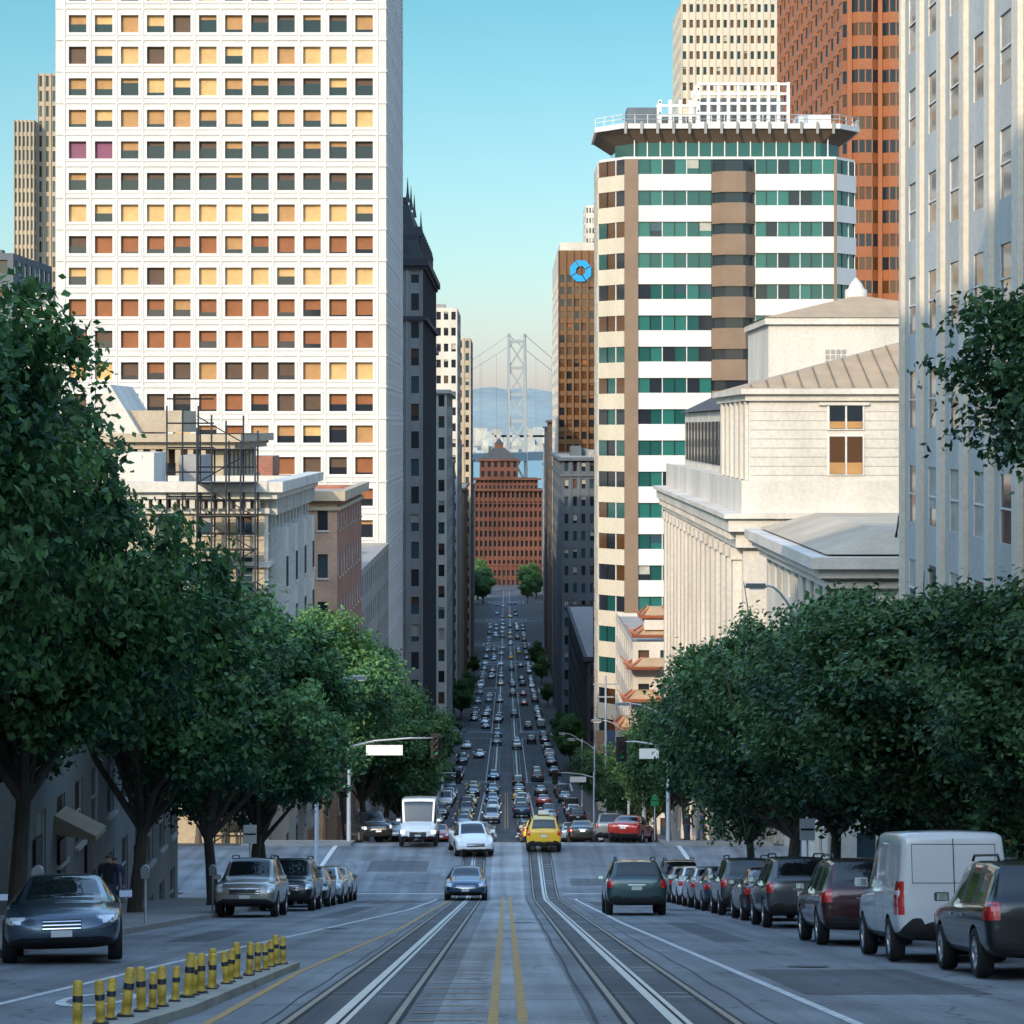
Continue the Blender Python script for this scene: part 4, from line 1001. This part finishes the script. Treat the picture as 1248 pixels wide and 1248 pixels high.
BUS=make_car('shuttle_bus',bus_st,6.2,1.05,.40,(-1.9,2.0),(4,5),5,-5,2.6,dict(head=(.70,.90),hl='headlight_on',tail=(.9,1.3),tw=.12,doors=(1.4,),sill=.55,belt=1.3,handles=(),mirror=2.1,grille=(.55,.80,.45),low=.42,rplate=.8,rwin=((-.7,.7,1.5,2.2),),xwin=((-2.8,-2.0,1.5,2.2),(-1.85,-1.0,1.5,2.2),(-.85,0,1.5,2.2),(.15,1.0,1.5,2.2))))
PAINT={}
def paint(n,c,metal=.3,rough=.28):
    m,nt,b=nodes_of('paint_'+n); b.inputs['Base Color'].default_value=(*c,1); b.inputs['Metallic'].default_value=metal; b.inputs['Roughness'].default_value=rough
    b.inputs['Coat Weight'].default_value=.8; b.inputs['Coat Roughness'].default_value=.04; PAINT[n]=m
paint('black',(.010,.011,.013)); paint('white',(.72,.73,.73),0); paint('silver',(.42,.44,.46),.7); paint('grey',(.08,.09,.10),.5); paint('blue',(.03,.08,.15),.5)
paint('steelblue',(.07,.10,.14),.6); paint('red',(.42,.02,.015),.1); paint('maroon',(.05,.010,.012),.3); paint('champagne',(.34,.31,.27),.5); paint('teal',(.04,.085,.095),.5); paint('yellow',(.80,.48,.02),0)
def car(name,me,x,y,head,col,yaw=0,sc=1):
    """head=+1 driving downhill (away), -1 towards camera"""
    a=math.atan(slope(y)); 
    o=place(name,me,(x,y,Z(y)+.012),(a if head>0 else -a,0,(0 if head>0 else math.pi)+yaw),sc)
    o.material_slots[0].link='OBJECT'; o.material_slots[0].material=PAINT[col]; return o
# left parked (facing camera)
car('convertible',CPE,-7.45,41.2,-1,'steelblue',yaw=.16,sc=1.03)
car('suv',SUV,-7.75,74.5,-1,'champagne')
car('parked_car',SUV,-7.4,84,-1,'black'); car('parked_car',SED,-7.4,91.5,-1,'black'); car('parked_car',SED,-7.35,98,-1,'silver'); car('parked_car',SED,-7.4,104.5,-1,'grey')
# right parked (facing away)
car('parked_suv',SUV,7.4,35.6,1,'black',sc=(1,1,.93)); car('delivery_van',VAN,7.1,41.4,1,'white',sc=1.05); car('parked_suv',SUV,6.95,49.5,1,'maroon',sc=(1,1,.96))
car('parked_suv',SUV,7.25,62.5,1,'grey')
for y,c,me in ((70,'maroon',SED),(77,'grey',SUV),(84,'steelblue',SED),(90,'silver',SED),(96,'white',SED),(101.6,'black',SED),(107,'black',SUV)):
    car('parked_car',me,7.4,y,1,c)
# moving traffic near
car('station_wagon',SUV,3.95,77.5,1,'teal',sc=(1,1,.97))
car('blue_car',SED,-1.8,107.5,-1,'blue')
car('white_car',SED,-1.95,131,-1,'white',yaw=.12,sc=1.12)
tx=car('taxi',SUV,1.95,133,1,'yellow',sc=(1,1,1.04))
tsb=MB(); tsb.box(-.28,.28,-.12,.12,0,.20,'sign_white'); tsb.box(-.32,.32,-.15,.15,-.04,-.001,'car_black'); tso=tsb.obj('roof_sign'); tso.parent=tx; tso.location=(0,-.3,1.79)
car('shuttle_bus',BUS,-4.85,136.5,-1,'white')
car('red_car',SED,7.1,141,1,'red',yaw=-.25,sc=1.05)
car('parked_car',SUV,-7.9,141,-1,'black',yaw=.3); car('parked_car',SED,-6.6,146,-1,'silver'); car('parked_car',SUV,6.1,147,1,'champagne')
cl_=['black','white','silver','grey','blue','steelblue','maroon','black','grey','white','grey','black','yellow','red','silver']
def ok(y): return not any(a-3<y<b+3 for a,b in CROSS)
for s_ in (-1,1):
    y=152.0
    while y<1150:
        if ok(y) and rnd.random()<.5:
            car('parked_car',rnd.choice((SED,SED,SUV,VAN)),s_*7.5,y,s_,rnd.choice(cl_[:12]))
        y+=6.5+rnd.random()*2.5
for x,hd in ((-1.8,-1),(-4.7,-1),(1.8,1),(4.7,1)):
    y=148.0+rnd.uniform(0,20)
    while y<1350:
        car('car',rnd.choice((SED,SED,SUV)),x+rnd.uniform(-.2,.2),y,hd,rnd.choice(cl_))
        y+=rnd.choice((9,16,30,50,80,100)) if y>340 else rnd.choice((9,14,24,32))

# ------------------------------------------------------------------ street furniture
def arm_lamp(x,y,h,reach,name='street_lamp'):
    s_=1 if reach>0 else -1
    mb=MB(); mb.tube([(0,0,0),(0,0,.5),(0,0,.51),(0,0,h*.93)],[.16,.15,.11,.07],'galv',10)
    pts=[(0,0,h*.88)]+[(reach*t,0,h*.88+(h*.12)*math.sin(t*math.pi/2)) for t in (.2,.4,.6,.8,1)]
    mb.tube(pts,[.06,.055,.05,.045,.04,.04],'galv',8)
    a,b=sorted((reach,reach+s_*.85)); z=h
    mb.hexa([(a,-.12,z-.10),(b,-.12,z-.10),(b,.12,z-.10),(a,.12,z-.10),(a+.08,-.16,z+.07),(b-.08,-.16,z+.07),(b-.08,.16,z+.07),(a+.08,.16,z+.07)],'galv')
    mb.box(a+.2,b-.1,-.1,.1,z-.16,z-.101,'sign_white')
    return mb.obj(name,(x,y,Z(y)+.1))
arm_lamp(10.9,92,11.9,-1.2); arm_lamp(-9.3,120,9.6,1.6); arm_lamp(9.2,140,7.8,-2.2); arm_lamp(9.2,186,9.5,-2.0); arm_lamp(-9.2,256,9,2); arm_lamp(9.2,258,9,-2); arm_lamp(9.2,300,9,-2); arm_lamp(-9.2,330,9,2)
def signal(x,y,reach,h=5.6):
    mb=MB(); mb.tube([(0,0,0),(0,0,h)],[.13,.09],'galv',10)
    s_=1 if reach>0 else -1
    mb.tube([(0,0,h-.5),(reach*.3,0,h-.15),(reach*.7,0,h),(reach,0,h)],[.07,.06,.05,.04],'galv',8)
    hx=reach+s_*.0
    for (cx,cz) in ((hx,h-.45),(0.28*s_*-1,h-2.3)):
        mb.box(cx-.17,cx+.17,-.12,.12,cz-.55,cz+.55,'car_black'); mb.box(cx-.30,cx+.30,.125,.14,cz-.7,cz+.7,'car_black')
        for q,kk in enumerate(('blind_brown','blind_brown','sign_green')):
            z=cz+.36-q*.36
            mb.tube([(cx,-.121,z),(cx,-.14,z)],.11,kk,12); 
            mb.tube([(cx,-.13,z+.02),(cx,-.32,z+.02)],[.135,.135],'car_black',10,cap=False)
    a,b=sorted((reach*.2,reach*.62)); mb.box(a,b,-.10,-.07,h-.95,h-.38,'sign_white')
    return mb.obj('traffic_light',(x,y,Z(y)+.1))
signal(-8.9,138.2,4.9,5.8); signal(9.0,137.6,-2.6,5.6); signal(-9.0,254,4.0); signal(9.0,254,-4.0)
# utility / banner poles on the right beyond the junction
for (x,y,h) in ((8.6,214,15),(8.9,160,8.0)):
    mb=MB(); mb.tube([(0,0,0),(0,0,h)],[.16,.09],'galv',10)
    mb.box(-1.1,1.1,-.05,.05,h-.8,h-.68,'galv'); mb.box(-.7,.7,-.05,.05,h-1.9,h-1.78,'galv')
    mb.box(.12,.85,-.02,.02,h*.55,h*.55+2.0,'cloth_blue'); mb.box(-.85,-.12,-.02,.02,h*.55,h*.55+2.0,'brown_panel')
    mb.obj('banner_pole',(x,y,Z(y)+.1))
for (x,y,c) in ((9.0,150,'sign_green'),(-9.0,86,'sign_white'),(9.0,74,'sign_white')):
    mb=MB(); mb.tube([(0,0,0),(0,0,2.9)],.035,'galv',8); mb.box(-.23,.23,-.05,-.035,2.2,2.85,c); mb.box(-.2,.2,-.056,-.051,2.5,2.56,'cloth_dark')
    mb.obj('parking_sign',(x,y,Z(y)+.1))
# parking meters
pm=MB(); pm.tube([(0,0,0),(0,0,1.1)],.03,'galv',8); pm.hexa([(-.09,-.06,1.1),(.09,-.06,1.1),(.09,.06,1.1),(-.09,.06,1.1),(-.11,-.08,1.3),(.11,-.08,1.3),(.11,.08,1.3),(-.11,.08,1.3)],'galv')
pm.tube([(0,-.07,1.32),(0,.07,1.32)],.11,'galv',12); pmm=pm.mesh('parking_meter')
for y in range(47,110,14):
    for s_ in (-1,1): place('parking_meter',pmm,(s_*9.0,y,Z(y)+.13))

# ------------------------------------------------------------------ pedestrians
def person(x,y,face,cloth='cloth_dark',h=1.75):
    k=h/1.75
    J={'pel':(0,0,.95,.15),'wai':(0,.01,1.12,.135),'che':(0,.0,1.34,.165),'nec':(0,0,1.49,.065),'hd':(0,.02,1.60,.095),'top':(0,.015,1.70,.085)}
    for s_,n in ((-1,'l'),(1,'r')):
        st=.16*s_
        J.update({n+'hip':(.09*s_,0,.90,.105),n+'kn':(.10*s_,.10+st*.6,.50,.065),n+'an':(.10*s_,st*1.0,.09,.045),n+'to':(.11*s_,st+.17,.04,.04),
          n+'sh':(.19*s_,0,1.42,.065),n+'el':(.25*s_,-.05-st*.3,1.14,.048),n+'wr':(.25*s_,.08-st*.5,.90,.035),n+'ha':(.25*s_,.12-st*.5,.81,.035)})
    E=[('pel','wai'),('wai','che'),('che','nec'),('nec','hd'),('hd','top')]
    for n in 'lr': E+=[('pel',n+'hip'),(n+'hip',n+'kn'),(n+'kn',n+'an'),(n+'an',n+'to'),('che',n+'sh'),(n+'sh',n+'el'),(n+'el',n+'wr'),(n+'wr',n+'ha')]
    names=list(J); me=bpy.data.meshes.new('pedestrian'); me.from_pydata([J[n][:3] for n in names],[(names.index(a),names.index(b)) for a,b in E],[])
    o=bpy.data.objects.new('pedestrian',me); COL.objects.link(o)
    m=o.modifiers.new('k','SKIN'); 
    bmx=bmesh.new(); bmx.from_mesh(me); lay=bmx.verts.layers.skin.verify()
    for v,n in zip(bmx.verts,names):
        v[lay].radius=(J[n][3]*(1.15 if n in('che','pel') else 1),J[n][3]*(.75 if n in('che','wai','pel') else 1)); v[lay].use_root=(n=='pel')
    bmx.to_mesh(me); bmx.free()
    o.modifiers.new('s','SUBSURF').levels=2; o.modifiers['s'].render_levels=2
    bpy.context.view_layer.update()
    em=bpy.data.meshes.new_from_object(o.evaluated_get(bpy.context.evaluated_depsgraph_get())); bpy.data.objects.remove(o)
    for kk in (cloth,'skin','cloth_blue','car_black'): em.materials.append(M[kk])
    for p in em.polygons:
        c=p.center; p.use_smooth=True
        p.material_index = 3 if (c.z>1.62 or (c.z>1.52 and c.y<0.0)) else 1 if c.z>1.49 or (abs(c.x)>.2 and c.z<.9 and c.z>.75) else 2 if c.z<.95 and c.z>.1 else 3 if c.z<.1 else 0
    return place('pedestrian',em,(x,y,Z(y)+.13),(0,0,face),k)
person(-10.4,64,math.pi); person(-11.2,70,math.pi+.3,'cloth_blue',1.7); person(10.2,139,0,'cloth_dark'); person(11.0,138.6,2,'cloth_blue',1.68)

# ------------------------------------------------------------------ light & camera
AZ,EL=math.radians(26),math.radians(24)
sd=Vector((-math.sin(AZ)*math.cos(EL),-math.cos(AZ)*math.cos(EL),math.sin(EL)))
sl=bpy.data.lights.new('sun','SUN'); sl.energy=3.5; sl.angle=math.radians(.5); sl.color=(1,.82,.60)
so=bpy.data.objects.new('sun',sl); so.rotation_euler=(-sd).to_track_quat('-Z','Y').to_euler(); COL.objects.link(so)
w=bpy.data.worlds.new('World'); scene.world=w; w.use_nodes=True; nt=w.node_tree; N=nt.nodes; L=nt.links
bg=N['Background']; sky=N.new('ShaderNodeTexSky'); sky.sky_type='NISHITA'; sky.sun_disc=False
sky.sun_elevation=EL; sky.sun_rotation=math.radians(206); sky.altitude=100; sky.air_density=1.0; sky.dust_density=1.2; sky.ozone_density=1.0
# sky tone by elevation: teal above a pale horizon, overhead brightened to fill the street shade
tc=N.new('ShaderNodeTexCoord'); sx=N.new('ShaderNodeSeparateXYZ'); L.new(tc.outputs['Generated'],sx.inputs[0])
rp=N.new('ShaderNodeValToRGB'); L.new(sx.outputs[2],rp.inputs[0]); e=rp.color_ramp.elements
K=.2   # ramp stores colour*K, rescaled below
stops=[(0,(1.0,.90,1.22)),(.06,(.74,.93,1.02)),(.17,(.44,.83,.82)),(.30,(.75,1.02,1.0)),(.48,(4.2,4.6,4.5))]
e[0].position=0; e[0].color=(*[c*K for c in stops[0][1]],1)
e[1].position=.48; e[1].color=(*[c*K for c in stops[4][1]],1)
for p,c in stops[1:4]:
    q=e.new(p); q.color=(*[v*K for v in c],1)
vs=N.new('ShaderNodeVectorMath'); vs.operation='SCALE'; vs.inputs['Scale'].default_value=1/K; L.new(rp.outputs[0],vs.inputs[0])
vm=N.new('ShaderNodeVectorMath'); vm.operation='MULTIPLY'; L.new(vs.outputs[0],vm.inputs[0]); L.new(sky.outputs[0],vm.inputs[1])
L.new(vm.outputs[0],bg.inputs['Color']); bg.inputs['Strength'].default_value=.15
cd=bpy.data.cameras.new('camera'); co=bpy.data.objects.new('camera',cd); COL.objects.link(co)
co.location=(-.05,0,0); co.rotation_euler=(math.radians(90),0,0)
cd.sensor_width=36; cd.lens=86.5; cd.shift_y=-.0833; cd.shift_x=.0056; cd.clip_start=.5; cd.clip_end=80000
scene.camera=co
